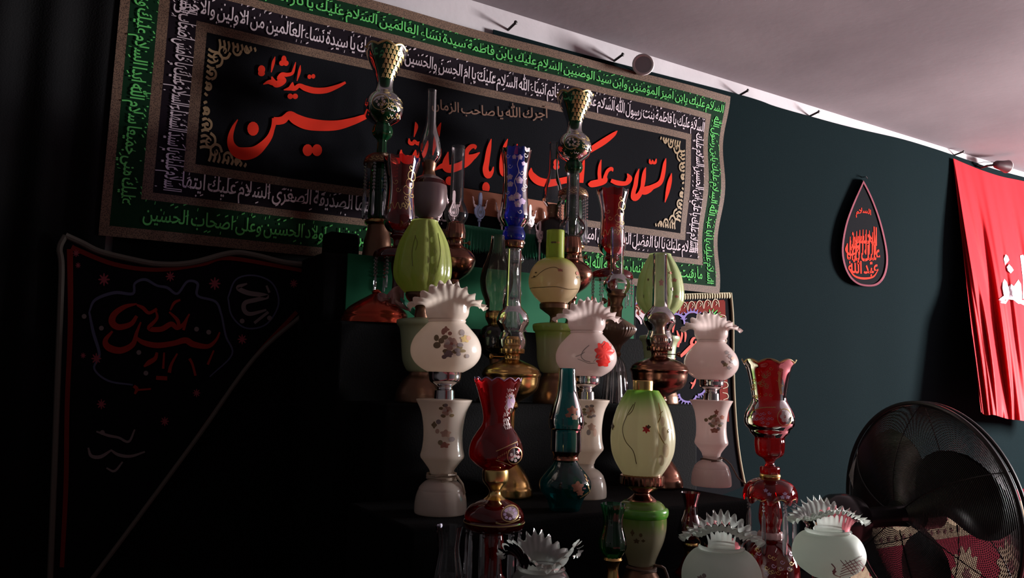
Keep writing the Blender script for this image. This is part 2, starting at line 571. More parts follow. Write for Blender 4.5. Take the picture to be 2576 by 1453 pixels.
M['enamel_white'] = prin('white_enamel_paint', (0.66, 0.58, 0.56, 1), 0.5)
M['enamel_lilac'] = prin('lilac_enamel_paint', (0.50, 0.36, 0.56, 1), 0.5)
M['rose'] = prin('rose_paint', (0.40, 0.16, 0.11, 1), 0.3)
M['rose_light'] = prin('pale_rose_paint', (0.56, 0.36, 0.27, 1), 0.3)
M['leafpaint'] = prin('olive_leaf_paint', (0.27, 0.20, 0.10, 1), 0.3)
M['greypaint'] = prin('grey_leaf_paint', (0.30, 0.25, 0.24, 1), 0.3)
M['yellowpaint'] = prin('yellow_rose_paint', (0.58, 0.42, 0.18, 1), 0.3)
M['redpaint'] = prin('red_paint', (0.75, 0.035, 0.025, 1), 0.2, coat=0.5)
M['vine'] = prin('brown_vine_paint', (0.13, 0.09, 0.04, 1), 0.3)

M['shaded_red'] = prin('shaded_red_print', (0.24, 0.020, 0.014, 1), 0.75, spec=0.1)  # left pennant inks, darkened in colour for the shade it hangs in
M['shaded_white'] = prin('shaded_white_print', (0.16, 0.13, 0.13, 1), 0.75, spec=0.1)
M['shaded_pink'] = prin('shaded_pink_print', (0.22, 0.045, 0.06, 1), 0.75, spec=0.1)
# printed gold border: fine repeating weave
def border_mat():
    m = prin('brown_gold_border', (0.1, 0.06, 0.04, 1), 0.7, spec=0.25)
    nt = m.node_tree
    b = [n for n in nt.nodes if n.type == 'BSDF_PRINCIPLED'][0]
    tc = [n for n in nt.nodes if n.type == 'TEX_COORD'][0]
    w = nt.nodes.new('ShaderNodeTexVoronoi')
    w.inputs['Scale'].default_value = 260
    nt.links.new(tc.outputs['Object'], w.inputs['Vector'])
    r = nt.nodes.new('ShaderNodeValToRGB')
    r.color_ramp.elements[0].position = 0.25
    r.color_ramp.elements[0].color = (0.026, 0.014, 0.010, 1)
    r.color_ramp.elements[1].position = 0.55
    r.color_ramp.elements[1].color = (0.115, 0.067, 0.044, 1)
    nt.links.new(w.outputs['Distance'], r.inputs[0])
    nt.links.new(r.outputs[0], b.inputs['Base Color'])
    return m
M['border'] = border_mat()

# ------------------------------------------------------------------ Arabic writing as printed shapes
_F = {'ء':(0xFE80,1),'آ':(0xFE81,2),'أ':(0xFE83,2),'ؤ':(0xFE85,2),'إ':(0xFE87,2),'ئ':(0xFE89,4),'ا':(0xFE8D,2),'ب':(0xFE8F,4),'ة':(0xFE93,2),'ت':(0xFE95,4),'ث':(0xFE99,4),'ج':(0xFE9D,4),'ح':(0xFEA1,4),'خ':(0xFEA5,4),'د':(0xFEA9,2),'ذ':(0xFEAB,2),'ر':(0xFEAD,2),'ز':(0xFEAF,2),'س':(0xFEB1,4),'ش':(0xFEB5,4),'ص':(0xFEB9,4),'ض':(0xFEBD,4),'ط':(0xFEC1,4),'ظ':(0xFEC5,4),'ع':(0xFEC9,4),'غ':(0xFECD,4),'ف':(0xFED1,4),'ق':(0xFED5,4),'ك':(0xFED9,4),'ل':(0xFEDD,4),'م':(0xFEE1,4),'ن':(0xFEE5,4),'ه':(0xFEE9,4),'و':(0xFEED,2),'ى':(0xFEEF,2),'ي':(0xFEF1,4)}
def shape_arabic(t):
    """joined letter forms, in left-to-right drawing order"""
    out = []
    for w in t.split(' '):
        if w == 'الله':
            out.append('\uFDF2')
            continue
        res, joined = [], False
        i = 0
        while i < len(w):
            c = w[i]
            base, nf = _F[c]
            if c == 'ل' and i+1 < len(w) and w[i+1] == 'ا':
                res.append(chr(0xFEFC if joined else 0xFEFB))
                joined = False
                i += 2
                continue
            nxt = i+1 < len(w) and _F[w[i+1]][1] > 1
            if nf == 4 and nxt:
                res.append(chr(base+(3 if joined else 2)))
                joined = True
            else:
                res.append(chr(base+(1 if joined and nf > 1 else 0)))
                joined = False
            i += 1
        out.append(''.join(res))
    return ' '.join(out)[::-1]
_tc = {}
def text2d(t, thick=0.0):
    """flat outline of an Arabic phrase: points scaled to a unit box, faces, and its width/height"""
    if (t, thick) in _tc:
        return _tc[(t, thick)]
    cu = bpy.data.curves.new('writing', 'FONT')
    cu.body = shape_arabic(t)
    cu.resolution_u = 2
    cu.offset = thick
    cu.space_word = 0.45
    o = bpy.data.objects.new('writing', cu)
    COL.objects.link(o)
    dg = bpy.context.evaluated_depsgraph_get()
    me = bpy.data.meshes.new_from_object(o.evaluated_get(dg))
    v = np.array([x.co[:2] for x in me.vertices])
    f = [tuple(p.vertices) for p in me.polygons]
    bpy.data.objects.remove(o)
    bpy.data.curves.remove(cu)
    bpy.data.meshes.remove(me)
    lo, hi = v.min(0), v.max(0)
    v = (v-lo)/(hi-lo)
    _tc[(t, thick)] = (v, f, (hi-lo))
    return _tc[(t, thick)]
def put_text(mb, t, fn, m=0, thick=0.0):
    """fn maps (u, v) of the unit text box to a world point"""
    v, f, _ = text2d(t, thick)
    mb.add([fn(a, b) for a, b in v], f, m)
def pen(mb, pts, fn, m=0, scale=1.0, n=6):
    """a brush stroke: points (x, y, width) in any 2D frame mapped by fn"""
    c = crom(pts, n)
    v, f = [], []
    for i, p in enumerate(c):
        a, b = c[max(0, i-1)][:2], c[min(len(c)-1, i+1)][:2]
        t = b-a
        t = t/(np.linalg.norm(t)+1e-9)
        nr = np.array([-t[1], t[0]])*max(1e-4, p[2])*0.5*scale
        v += [fn(p[0]+nr[0], p[1]+nr[1]), fn(p[0]-nr[0], p[1]-nr[1])]
    for i in range(len(c)-1):
        f.append((2*i, 2*i+1, 2*i+3, 2*i+2))
    mb.add(mb.lift(v), f, m)
def dot(mb, x, y, rx, ry, fn, m=0, seg=14, lob=0, dep=0.0):
    v = [fn(x, y)]
    seg = seg if not lob else lob*6
    for k in range(seg):
        a = 2*PI*k/seg
        w = 1-dep*(0.5-0.5*math.cos(lob*a)) if lob else 1
        v.append(fn(x+rx*w*math.cos(a), y+ry*w*math.sin(a)))
    mb.add(mb.lift(v), [(0, 1+k, 1+(k+1) % seg) for k in range(seg)], m)
def poly(mb, pts, fn, m=0):
    mb.add([fn(x, y) for x, y in pts], [tuple(range(len(pts)))], m)

# ------------------------------------------------------------------ the room
ZC = P(1500, 98, WALL_Y).z          # ceiling height where it meets the back wall
def slab(name, lo, hi, mat, label=None):
    mb = MB()
    mb.box(lo, hi)
    return structure(mb.build(name, mat, smooth=False), label)
slab('floor', (XL-.1, YF-.1, -0.1), (XR+.1, WALL_Y+.1, 0), M['carpet'])
slab('ceiling', (XL-.1, YF-.1, ZC), (XR+.1, WALL_Y+.1, ZC+0.1), M['ceiling'])
slab('wall_back', (XL-.1, WALL_Y, 0), (XR+.1, WALL_Y+0.1, ZC), M['plaster'])
slab('wall_left', (XL-.1, YF, 0), (XL, WALL_Y, ZC), M['side_wall'])
slab('wall_front', (XL-.1, YF-.1, 0), (XR+.1, YF, ZC), M['side_wall'])
wr = MB()
wr.box((XR, YF, 0), (XR+.1, WIN[0], ZC))
wr.box((XR, WIN[1], 0), (XR+.1, WALL_Y, ZC))
wr.box((XR, WIN[0], 0), (XR+.1, WIN[1], WIN[2]))
wr.box((XR, WIN[0], WIN[3]), (XR+.1, WIN[1], ZC))
structure(wr.build('wall_right', M['side_wall'], smooth=False))
wf = MB()
for y in (WIN[0], (WIN[0]+WIN[1])/2-.02, WIN[1]-.04):
    wf.box((XR+.02, y, WIN[2]), (XR+.08, y+.04, WIN[3]))
for z in (WIN[2], (WIN[2]+WIN[3])/2, WIN[3]-.04):
    wf.box((XR+.02, WIN[0], z), (XR+.08, WIN[1], z+.04))
structure(wf.build('window_1', M['wood_frame'], smooth=False))

# cloths hung along the back wall, under a strip of bare white wall
def wallcloth(name, top, ybot, label, cat, mat, off=0.02, folds=0.004, nf=30, thick=0.004):
    """top: picture points of the upper edge; hangs to height ybot"""
    c = crom(top, 8)
    pts = [P(q[0], q[1], WALL_Y-off) for q in c]
    rows = 14
    v, f = [], []
    for side in (0, 1):
        for j in range(rows+1):
            for i, p in enumerate(pts):
                w = folds*math.sin(nf*p.x+1.3*math.sin(3*p.x))*(0.2+0.8*j/rows)
                v.append((p.x, p.y-w-side*thick, p.z+(ybot-p.z)*j/rows))
    n = len(pts)
    b = (rows+1)*n
    for j in range(rows):
        for i in range(n-1):
            f.append((j*n+i, j*n+i+1, (j+1)*n+i+1, (j+1)*n+i))
            f.append((b+j*n+i, b+(j+1)*n+i, b+(j+1)*n+i+1, b+j*n+i+1))
    for j in range(rows):
        f.append((j*n, (j+1)*n, b+(j+1)*n, b+j*n))
        f.append((j*n+n-1, b+j*n+n-1, b+(j+1)*n+n-1, (j+1)*n+n-1))
    for i in range(n-1):
        f.append((i, b+i, b+i+1, i+1))
        f.append((rows*n+i, rows*n+i+1, b+rows*n+i+1, b+rows*n+i))
    o = build(name, v, f, mat)
    return tag(o, label, cat)
wallcloth('wall_cloth', [(1240, 75), (1500, 146), (1858, 238), (1950, 268), (2035, 292), (2130, 318), (2260, 348), (2330, 368), (2400, 391), (2500, 425), (2640, 462), (2800, 500)], 0.02,
          'plain green-black cloth covering the back wall right of the calligraphy banner', 'cloth', M['cloth'], off=0.012, folds=0.003, nf=9)
wallcloth('wall_curtain', [(-120, -330), (60, -270), (200, -215), (330, -175)], 0.02,
          'black curtain hanging at the far left edge beside the big banner', 'curtain', M['black_cloth'], off=0.05, folds=0.022, nf=42)
wallcloth('backing_cloth', [(345, -140), (700, -30), (1000, 50), (1240, 110)], 0.02,
          'black cloth covering the dark wall below the left half of the calligraphy banner', 'cloth', M['black_cloth'], off=0.010, folds=0.001, nf=9)
for px, py, lab in ((1278, 72, 'dark nail at the top edge of the banner above its middle'), (1545, 150, 'dark nail at the banner top just left of the round spotlight'),
                    (1858, 238, 'dark nail holding the top right corner of the calligraphy banner'), (2036, 290, 'dark nail in the white wall strip above the green-black cloth'),
                    (2400, 388, 'dark nail at the top left corner of the red satin flag')):
    p = P(px, py, WALL_Y)
    mb = MB()
    mb.tube([(0, 0.004, -0.006), (0, -0.06, 0.004)], 0.0055, 8)
    mb.ball((0, -0.06, 0.004), 0.009, 8, 5, sc=(1, .5, 1))
    o = mb.build('nail', M['nail'])
    o.location = p
    tag(o, lab, 'nail', None)

# ------------------------------------------------------------------ the big calligraphy banner
_src = [(0, 0), (1, 0), (1, 1), (0, 1)]
_dst = [(318, -165), (1832, 243), (1808, 738), (247, 592)]
_A, _b = [], []
for (x, y), (u, v) in zip(_src, _dst):
    _A += [[x, y, 1, 0, 0, 0, -u*x, -u*y], [0, 0, 0, x, y, 1, -v*x, -v*y]]
    _b += [u, v]
HM = np.append(np.linalg.solve(np.array(_A, float), np.array(_b, float)), 1).reshape(3, 3)
HI = np.linalg.inv(HM)
BAN_Y = WALL_Y-0.062
def BAN(s, t, off=0.0):
    """point of the banner cloth, s across and t down, with its ripples"""
    e = max(0.0, (s-0.86)/0.14)
    s2 = s+0.0035*e*math.sin(13*t+1.0)
    q = HM @ np.array([s2, t, 1.0])
    p = P(q[0]/q[2], q[1]/q[2], BAN_Y)
    p.y -= off+0.006*math.sin(9*s+2*t)+e*0.010*math.sin(13*t+2.2)+0.004*math.sin(23*s)
    return p
def BPX(off=0.003):
    def f(x, y):
        q = HI @ np.array([x, y, 1.0])
        return BAN(q[0]/q[2], q[1]/q[2], off)
    return f
org = P(1050, 400, BAN_Y)
ban = empty('calligraphy_banner', org, 'wide black mourning banner with red calligraphy inside green and white lettered borders', 'banner')
def local(mb, o):
    mb.v = [v-o for v in mb.v]
    return mb
SB = [0, .0105, .0415, .0535, .0855, .0985]       # border edges from the side
TT = [0, .036, .111, .140, .236, .268]            # from the top
TB = [1, .966, .868, .842, .757, .727]
SS = sorted(set(SB+[1-x for x in SB]+[i/60 for i in range(61)]))
TS = sorted(set(TT+TB+[i/30 for i in range(31)]))
def region(s, t):
    for k, (a, b) in enumerate(zip(range(5), range(1, 6))):
        if s < SB[b] or s > 1-SB[b] or t < TT[b] or t > TB[b]:
            return (1, 2, 1, 3, 1)[k]
    return 0
mb = MB()
v = [BAN(s, t) for t in TS for s in SS]
f, mi = [], []
n = len(SS)
for j in range(len(TS)-1):
    for i in range(n-1):
        f.append((j*n+i, j*n+i+1, (j+1)*n+i+1, (j+1)*n+i))
        mi.append(region((SS[i]+SS[i+1])/2, (TS[j]+TS[j+1])/2))
mb.v, mb.f, mb.m = v, f, mi
# the back and the edge of the cloth
k = len(v)
mb.v += [p+Vector((0, 0.002, 0)) for p in v]
mb.f += [tuple(k+i for i in q[::-1]) for q in f]
mb.m += [0]*len(f)
local(mb, org).build('cloth', [M['ban_black'], M['border'], M['ban_green'], M['ban_plum']], ban, recalc=False)

def band(mb, text, side, lo, hi, a=0.0, b=1.0, thick=0.014, m=0, off=0.003):
    """writing along one side of the frame; lo/hi = border edges, a..b = stretch of the side it fills, in reading order"""
    if side == 'top':
        fn = lambda u, w: BAN(a+(b-a)*u, TT[hi]+(TT[lo]-TT[hi])*w, off)
    elif side == 'bottom':
        fn = lambda u, w: BAN(a+(b-a)*u, TB[lo]+(TB[hi]-TB[lo])*w, off)
    elif side == 'left':
        fn = lambda u, w: BAN(SB[lo]+(SB[hi]-SB[lo])*w, a+(b-a)*u, off)
    else:
        fn = lambda u, w: BAN(1-SB[hi]+(SB[hi]-SB[lo])*w, a+(b-a)*u, off)
    put_text(mb, text, fn, m, thick)
    # vowel strokes over and under the letters
    rnd = random.Random(len(text)*7+hi)
    L = len(text)
    for i in range(L):
        u = (i+rnd.random())/L
        w = rnd.choice((0.93, 0.86, 0.80, 0.08, 0.55, 0.7))
        du = 0.55/L
        kind = rnd.random()
        if kind < 0.5:
            q = [(u, w), (u+du, w+0.06), (u+du, w+0.11), (u, w+0.05)]
        elif kind < 0.8:
            q = [(u, w), (u+.15*du, w+0.11), (u+.35*du, w+0.11), (u+.22*du, w)]
        else:
            q = [(u, w), (u+.3*du, w+.05), (u+.6*du, w), (u+.3*du, w-.05)]
        mb.add(mb.lift([fn(x, min(1, max(0, y))) for x, y in q]), [(0, 1, 2, 3)], m)
mg = MB()
band(mg, 'السلام عليك يابن امير المؤمنين وابن سيد الوصيين السلام عليك يابن فاطمة سيدة نساء العالمين السلام عليك يا ثار الله وابن ثاره والوتر الموتور', 'top', 1, 2, 0.014, 0.986, 0.010)
band(mg, 'السلام عليك يا ابا عبد الله السلام عليك يابن رسول الله', 'right', 1, 2, 0.115, 0.955, 0.010)
band(mg, 'عليك مني جميعا سلام الله ابدا السلام عليك وعلى الارواح', 'left', 1, 2, 0.04, 0.89, 0.016)
band(mg, 'ما بقيت وبقي الليل والنهار ولا جعله الله اخر العهد مني لزيارتكم السلام على الحسين وعلى علي بن الحسين وعلى اولاد الحسين وعلى اصحاب الحسين', 'bottom', 1, 2, 0.045, 0.955, 0.010)
local(mg, org).build('green_lettering', M['ink_green'], ban, smooth=False, recalc=False)
mw = MB()
band(mw, 'السلام عليك يا فاطمة بنت رسول الله السلام عليك يا بنت خاتم انبياء الله السلام عليك يا ام الحسن والحسين السلام عليك يا سيدة نساء العالمين من الاولين والاخرين', 'top', 3, 4, 0.058, 0.945, 0.010)
band(mw, 'السلام عليك يا علي ابن الحسين السلام عليك', 'right', 3, 4, 0.225, 0.80, 0.010)
band(mw, 'السلام عليك يا سيد الشهداء السلام عليك يا خامس اصحاب الكساء', 'left', 3, 4, 0.15, 0.83, 0.012)
band(mw, 'السلام عليك يا ابا الفضل العباس ابن امير المؤمنين السلام عليك ايتها الصديقة الكبرى السلام عليك ايتها الصديقة الصغرى السلام عليك ايتها', 'bottom', 3, 4, 0.085, 0.945, 0.010)
local(mw, org).build('white_lettering', M['ink_white'], ban, smooth=False, recalc=False)

# red calligraphy, brush strokes in three picture windows (origin, scale)
mr = MB()
bp = BPX(0.004)
def win(ox, oy, sc):
    return (lambda x, y: bp(ox+x/sc, oy+y/sc))
w1 = win(560, 130, 5.19)
for st in ([(1600, 405, 30), (1500, 455, 50), (1350, 505, 75), (1200, 510, 80), (1080, 480, 75), (1000, 445, 55), (945, 480, 60), (900, 475, 75), (860, 488, 45), (795, 502, 12)],
           [(912, 400, 10), (905, 440, 55), (900, 480, 90)],
           [(1012, 180, 8), (998, 270, 36), (968, 385, 10)],
           [(950, 140, 8), (930, 220, 30), (905, 285, 40), (840, 305, 50), (770, 305, 58), (715, 350, 34)],
           [(680, 70, 8), (657, 150, 40), (630, 275, 12)], [(636, 330, 14), (660, 390, 60), (690, 430, 80), (750, 410, 90), (800, 380, 60), (770, 340, 40), (710, 370, 40)],
           [(690, 420, 70), (630, 405, 70), (585, 405, 45), (525, 432, 12)],
           [(190, 893, 12), (135, 990, 42), (97, 1110, 70), (105, 1220, 100), (175, 1310, 140), (290, 1335, 165), (420, 1305, 140), (530, 1215, 100), (610, 1115, 72), (650, 1010, 55), (668, 935, 60), (672, 870, 60)],
           [(665, 905, 100), (730, 905, 100), (790, 890, 100), (830, 855, 90), (880, 832, 110), (960, 885, 140), (1100, 940, 155), (1300, 965, 140), (1500, 960, 125), (1700, 910, 95), (1830, 862, 72), (1885, 848, 50)]):
    pen(mr, st, w1)
for x, y, rx, ry in ((880, 585, 36, 36), (945, 585, 36, 36), (1130, 330, 26, 30), (1180, 325, 26, 30), (795, 108, 34, 52), (768, 155, 36, 36), (822, 155, 36, 36), (502, 240, 48, 55), (500, 290, 46, 38),
                     (392, 1010, 76, 92), (1110, 1285, 66, 78), (1232, 1285, 66, 78)):
    dot(mr, x, y, rx, ry, w1)
w2 = win(960, 280, 5.6)
for st in ([(475, 150, 12), (487, 220, 52), (455, 362, 10)], [(385, 380, 14), (395, 440, 50), (440, 452, 52), (462, 415, 36), (500, 450, 52), (555, 440, 50), (575, 400, 16)],
           [(275, 540, 12), (275, 600, 55), (320, 670, 120), (430, 680, 120), (540, 650, 80), (600, 600, 60), (640, 480, 44), (655, 410, 14)], [(480, 540, 12), (470, 600, 60), (455, 660, 70)],
           [(0, 520, 14), (60, 620, 70), (160, 690, 90), (260, 700, 90)],
           [(842, 155, 10), (805, 260, 62), (770, 400, 72), (725, 615, 12)],
           [(1325, 530, 14), (1325, 490, 50), (1265, 495, 66), (1205, 570, 66), (1215, 640, 84), (1290, 640, 84), (1390, 575, 14)],
           [(1330, 615, 50), (1210, 710, 108), (1110, 765, 108), (980, 805, 116), (915, 780, 110), (915, 690, 84), (945, 565, 10)], [(930, 760, 90), (845, 770, 66), (748, 828, 10)],
           [(1550, 385, 10), (1517, 520, 60), (1487, 700, 72), (1470, 820, 84), (1505, 900, 92), (1558, 850, 44), (1578, 778, 12)],
           [(1775, 388, 10), (1735, 500, 52), (1700, 660, 66), (1690, 800, 66), (1720, 880, 80), (1800, 880, 60)], [(1905, 460, 10), (1890, 560, 50), (1860, 760, 50)],
           [(2092, 800, 10), (2095, 890, 84), (2180, 980, 112), (2300, 1015, 112), (2400, 1010, 100), (2520, 985, 90), (2640, 960, 90)]):
    pen(mr, st, w2)
for x, y, rx, ry in ((962, 975, 56, 62), (1472, 1072, 52, 78), (2440, 730, 40, 50), (2440, 790, 44, 40)):
    dot(mr, x, y, rx, ry, w2)
w3 = win(1380, 300, 6.6)
for st in ([(1128, 195, 10), (1060, 260, 70), (900, 375, 102), (700, 500, 92), (560, 590, 70), (480, 640, 40)],
           [(578, 628, 10), (548, 800, 60), (520, 960, 90), (515, 1060, 80)], [(530, 1030, 80), (470, 960, 60), (415, 930, 14)],
           [(857, 675, 10), (835, 780, 50), (825, 900, 62), (830, 1000, 62), (800, 1070, 60)], [(1050, 870, 14), (1030, 825, 60), (965, 860, 56), (925, 950, 60), (900, 1030, 100), (700, 1080, 110), (635, 1082, 26)],
           [(1290, 905, 14), (1325, 985, 90), (1270, 1065, 70), (1130, 1060, 80), (1020, 1020, 60)],
           [(1482, 825, 10), (1445, 950, 60), (1422, 1100, 70), (1388, 1230, 74), (1410, 1305, 112), (1480, 1260, 84), (1528, 1150, 62), (1552, 1000, 72), (1568, 880, 50), (1590, 805, 8)],
           [(1525, 1130, 80), (1560, 1190, 130), (1640, 1165, 120), (1700, 1130, 84), (1800, 1080, 80), (1850, 1010, 70), (1880, 880, 66), (1900, 740, 50), (1920, 655, 8)],
           [(2012, 900, 8), (1982, 1040, 66), (1946, 1220, 60), (1908, 1385, 10)],
           [(1655, 668, 16), (1662, 722, 44), (1690, 728, 40), (1703, 680, 14)], [(1703, 690, 20), (1712, 728, 40), (1745, 725, 44), (1762, 662, 14)]):
    pen(mr, st, w3)
local(mr, org).build('red_calligraphy', M['ink_red'], ban, smooth=False, recalc=False)
mt = MB()
def arc_text(u, w):
    x = 1087+(1378-1087)*u
    y = 262+(288-262)*u+20*math.sin(PI*u)*0.3
    return bp(x, y+18-44*w)
put_text(mt, 'آجرك الله يا صاحب الزمان', arc_text, 0, 0.012)
local(mt, org).build('brown_lettering', M['ink_brown'], ban, smooth=False, recalc=False)
# gold scroll corners of the inner panel
mo = MB()
for cs, ct, ds, dt in ((SB[5], TT[5], 1, 1), (1-SB[5], TT[5], -1, 1), (SB[5], TB[5], 1, -1), (1-SB[5], TB[5], -1, -1)):
    K = 0.0755                       # metres-to-units: the banner is about 2.7 times as wide as high
    fn = lambda x, y: BAN(cs+ds*(x+0.06)*K*0.72, ct+dt*(y+0.08)*K*2.55, 0.003)
    for (x, y, r, a0, sg) in ((0.34, 0.20, .15, 0, 1), (0.20, 0.36, .15, PI/2, -1), (0.62, 0.12, .11, 0, 1), (0.12, 0.64, .11, PI/2, -1), (0.85, 0.07, .07, 0, 1), (0.07, 0.88, .07, PI/2, -1)):
        pts = [(x+r*(1-q*.8)*math.cos(a0+sg*q*7.5), y+r*(1-q*.8)*math.sin(a0+sg*q*7.5), .055*(1-q*.5)) for q in [i/9 for i in range(10)]]
        pen(mo, pts, fn, 0, 1, 3)
    for q in range(9):
        x = .22+.1*q
        pen(mo, [(x, 0, .05), (x+.03, .10-.006*q, .05), (x+.01, .23*(1-.085*q), .012)], fn, 0, 1, 3)
        pen(mo, [(0, x, .05), (.10-.006*q, x+.03, .05), (.23*(1-.085*q), x+.01, .012)], fn, 0, 1, 3)
local(mo, org).build('corner_scrolls', M['ink_gold'], ban, smooth=False, recalc=False)
# ------------------------------------------------------------------ the stepped display stand
YA, YB1, YB2, YB3 = 1.42, 1.70, 1.77, 1.81
def shelf(px, py, Y):
    return P(px, py, Y).z
ZA = shelf(1617, 1482, YA)
ZB = shelf(1122, 1288, YB1)
ZCS = shelf(1062, 1012, 1.98)
ZD = shelf(945, 815, 2.17)
ZE = shelf(900, 648, 2.44)
def xat(px, Y, z):
    """x of the point at height z on plane Y seen in picture column px (roll is small)"""
    p = P(px, 900, Y)
    return p.x
TIERS = [('A', xat(1040, 1.05, ZA), 1.76, 0.98, 1.545, ZA), ('B', xat(1046, 1.56, ZB), xat(1880, 1.56, ZB), 1.55, 1.92, ZB),
         ('C', xat(972, 1.93, ZCS), xat(1752, 1.93, ZCS), 1.925, 2.095, ZCS), ('D', xat(846, 2.11, ZD), xat(1650, 2.11, ZD), 2.10, 2.385, ZD),
         ('E', xat(800, 2.39, ZE), xat(1600, 2.39, ZE), 2.39, 2.612, ZE)]  # left end of the top step drawn out so it shades the left pennant
STEPL = {'A': 'black cloth covered front table under the crimped glass shades', 'B': 'black cloth covered second step under the white milk glass lamps',
         'C': 'black cloth covered third step under the green shaded lamps', 'D': 'black cloth covered fourth step under the copper dome and blue glass lamp', 'E': 'black cloth covered top step under the tall green candle lamps'}
for nm, x0, x1, y0, y1, zt in TIERS:
    bm = bmesh.new()
    bmesh.ops.create_cube(bm, size=1.0, matrix=Matrix.Translation((0, 0, zt/2)) @ Matrix.Diagonal((x1-x0, y1-y0, zt, 1)))
    bmesh.ops.bevel(bm, geom=list(bm.edges), offset=0.008, segments=3, affect='EDGES', profile=0.5)
    me = bpy.data.meshes.new('display_step')
    bm.to_mesh(me)
    bm.free()
    me.materials.append(M['stand_cloth'])
    o = bpy.data.objects.new('display_step', me)
    COL.objects.link(o)
    o.location = ((x0+x1)/2, (y0+y1)/2, 0)
    tag(o, STEPL[nm], 'step', 'black cloth covered steps of the lamp stand')

bx0, bx1 = xat(806, 2.55, 1.9), xat(884, 2.55, 1.9)  # black block added to throw shade on the banner's lower left
zb_ = P(850, 582, 2.52).z
bm = bmesh.new()
bmesh.ops.create_cube(bm, size=1.0, matrix=Matrix.Translation((0, 0, (zb_-ZE)/2)) @ Matrix.Diagonal((bx1-bx0, .085, zb_-ZE, 1)))
bmesh.ops.bevel(bm, geom=list(bm.edges), offset=0.012, segments=3, affect='EDGES', profile=0.5)
me = bpy.data.meshes.new('shade_block')
bm.to_mesh(me)
bm.free()
me.materials.append(M['stand_cloth'])
o = bpy.data.objects.new('shade_block', me)
COL.objects.link(o)
o.location = ((bx0+bx1)/2, 2.56, ZE)
tag(o, 'added black shading block on the top step left of the left green candle lamp', 'box')

# ------------------------------------------------------------------ builders
def coil(T, y, r, mat, turns=2.3, rad=0.0035, tail=None):
    mb = MB()
    pts = []
    n = int(turns*16)
    for i in range(n+1):
        th = T.phi+2*PI*i/16
        q = r*T.u*(1+0.06*math.sin(3.1*i))
        pts.append((q*math.cos(th), q*math.sin(th), T.z(y)+rad*1.9*i/16+0.002*math.sin(i)))
    if tail:
        x, yy, z = pts[-1]
        for (dx, dy) in tail:
            a = T.phi+PI/2
            pts.append((dx*T.u*math.cos(a)+0.02*math.cos(T.phi), dx*T.u*math.sin(a)+0.02*math.sin(T.phi), T.z(dy)))
    mb.tube([tuple(p) for p in crom(pts, 2)], rad, 6)
    return mb.build('power_cord', mat, T.e)

G_MILK = 'floral milk glass lamps on the second step'
U_B = None
def milk_lamp(px, py, Y, label, glass_m, vase_m, petals, vpet, phase):
    global U_B
    T = Turned('table_lamp', label, 'lamp', px, py, Y, ZB, G_MILK, unit=U_B, y0=1288)
    U_B = T.u
    rim = [(748, 90), (749, 85), (751, 76), (755, 66), (762, 58), (771, 55), (784, 55), (796, 53), (808, 46)]
    T.lathe('ruffled_rim', rim, glass_m, seg=168, mod=ruffle(24, 0.065, 2, 0.028, PI/2+phase, 1.6, 0.10, 2.6), caps=False)
    T.lathe('neck_ring', [(805, 45), (810, 48.5), (816, 46)], glass_m, caps=False)
    g = [(814, 46), (820, 52), (836, 67), (852, 80), (870, 88), (886, 90), (902, 87), (918, 77), (930, 63), (940, 45)]
    sh = T.lathe('glass_shade', g, glass_m)
    d = dense(g)
    T.blobs('painted_flowers', d, petals, [M['rose'], M['rose_light'], M['leafpaint'], M['greypaint'], M['yellowpaint'], M['redpaint'], M['vine'], M['milk']], sh)
    T.lathe('lamp_socket', [(938, 43, 'c'), (944, 41, 'c'), (962, 39), (970, 30), (976, 20), (982, 20), (986, 25, 'c'), (1008, 26)], M['chrome'])
    vz = [(1007, 28, 'c'), (1008, 67), (1012, 70), (1018, 67), (1040, 57), (1070, 51), (1100, 49), (1128, 51), (1146, 55), (1153, 54, 'c'), (1168, 42), (1182, 32), (1192, 29)]
    vb = T.lathe('vase_body', vz, vase_m)
    T.blobs('painted_flowers', dense(vz)[8:], vpet, [M['rose'], M['rose_light'], M['leafpaint'], M['greypaint'], M['yellowpaint'], M['redpaint'], M['vine'], M['milk']], vb)
    T.lathe('foot', [(1190, 27), (1204, 29), (1212, 42), (1224, 54), (1232, 57, 'c'), (1236, 59), (1250, 63), (1268, 65), (1284, 65), (1288, 63)], vase_m)
    return T

def rose(cx, cy, s=1.0, main=1, warm=0):
    r = random.Random(int(cx*7+cy))
    it = []
    for k in range(9):                                   # leaves
        a = r.random()*2*PI
        it.append(('b', cx+s*22*math.cos(a), cy+s*20*math.sin(a), s*7, s*5, r.choice((2, 3, 2, 3))))
    for k in range(7):
        a = 2*PI*k/7
        it.append(('b', cx+s*10*math.cos(a), cy+s*9*math.sin(a), s*8, s*7.5, (1, 7, 1)[k % 3], 3, .2))
    it += [('b', cx, cy, s*9, s*8, main, 5, .3), ('b', cx+s, cy, s*4.5, s*4, warm)]
    return it
P1 = rose(1133-1122, 872, 1.05) + [('b', 1120-1122, 836, 9, 9, 0, 4, .4), ('b', 1130-1122, 846, 5, 5, 0), ('b', -8, 842, 5, 8, 0), ('b', 46, 858, 12, 10, 4, 5, .3), ('b', 54, 855, 6, 6, 1), ('b', 38, 842, 6, 8, 3), ('b', -24, 858, 6, 8, 2), ('b', -22, 876, 9, 8, 2), ('b', -12, 865, 7, 7, 2),
      ('b', 6, 898, 12, 8, 3, 5, .3), ('b', -4, 904, 6, 5, 3), ('b', 16, 900, 6, 6, 7), ('b', 30, 896, 6, 5, 3), ('b', 52, 900, 5, 5, 3), ('b', 40, 888, 8, 4, 2)]
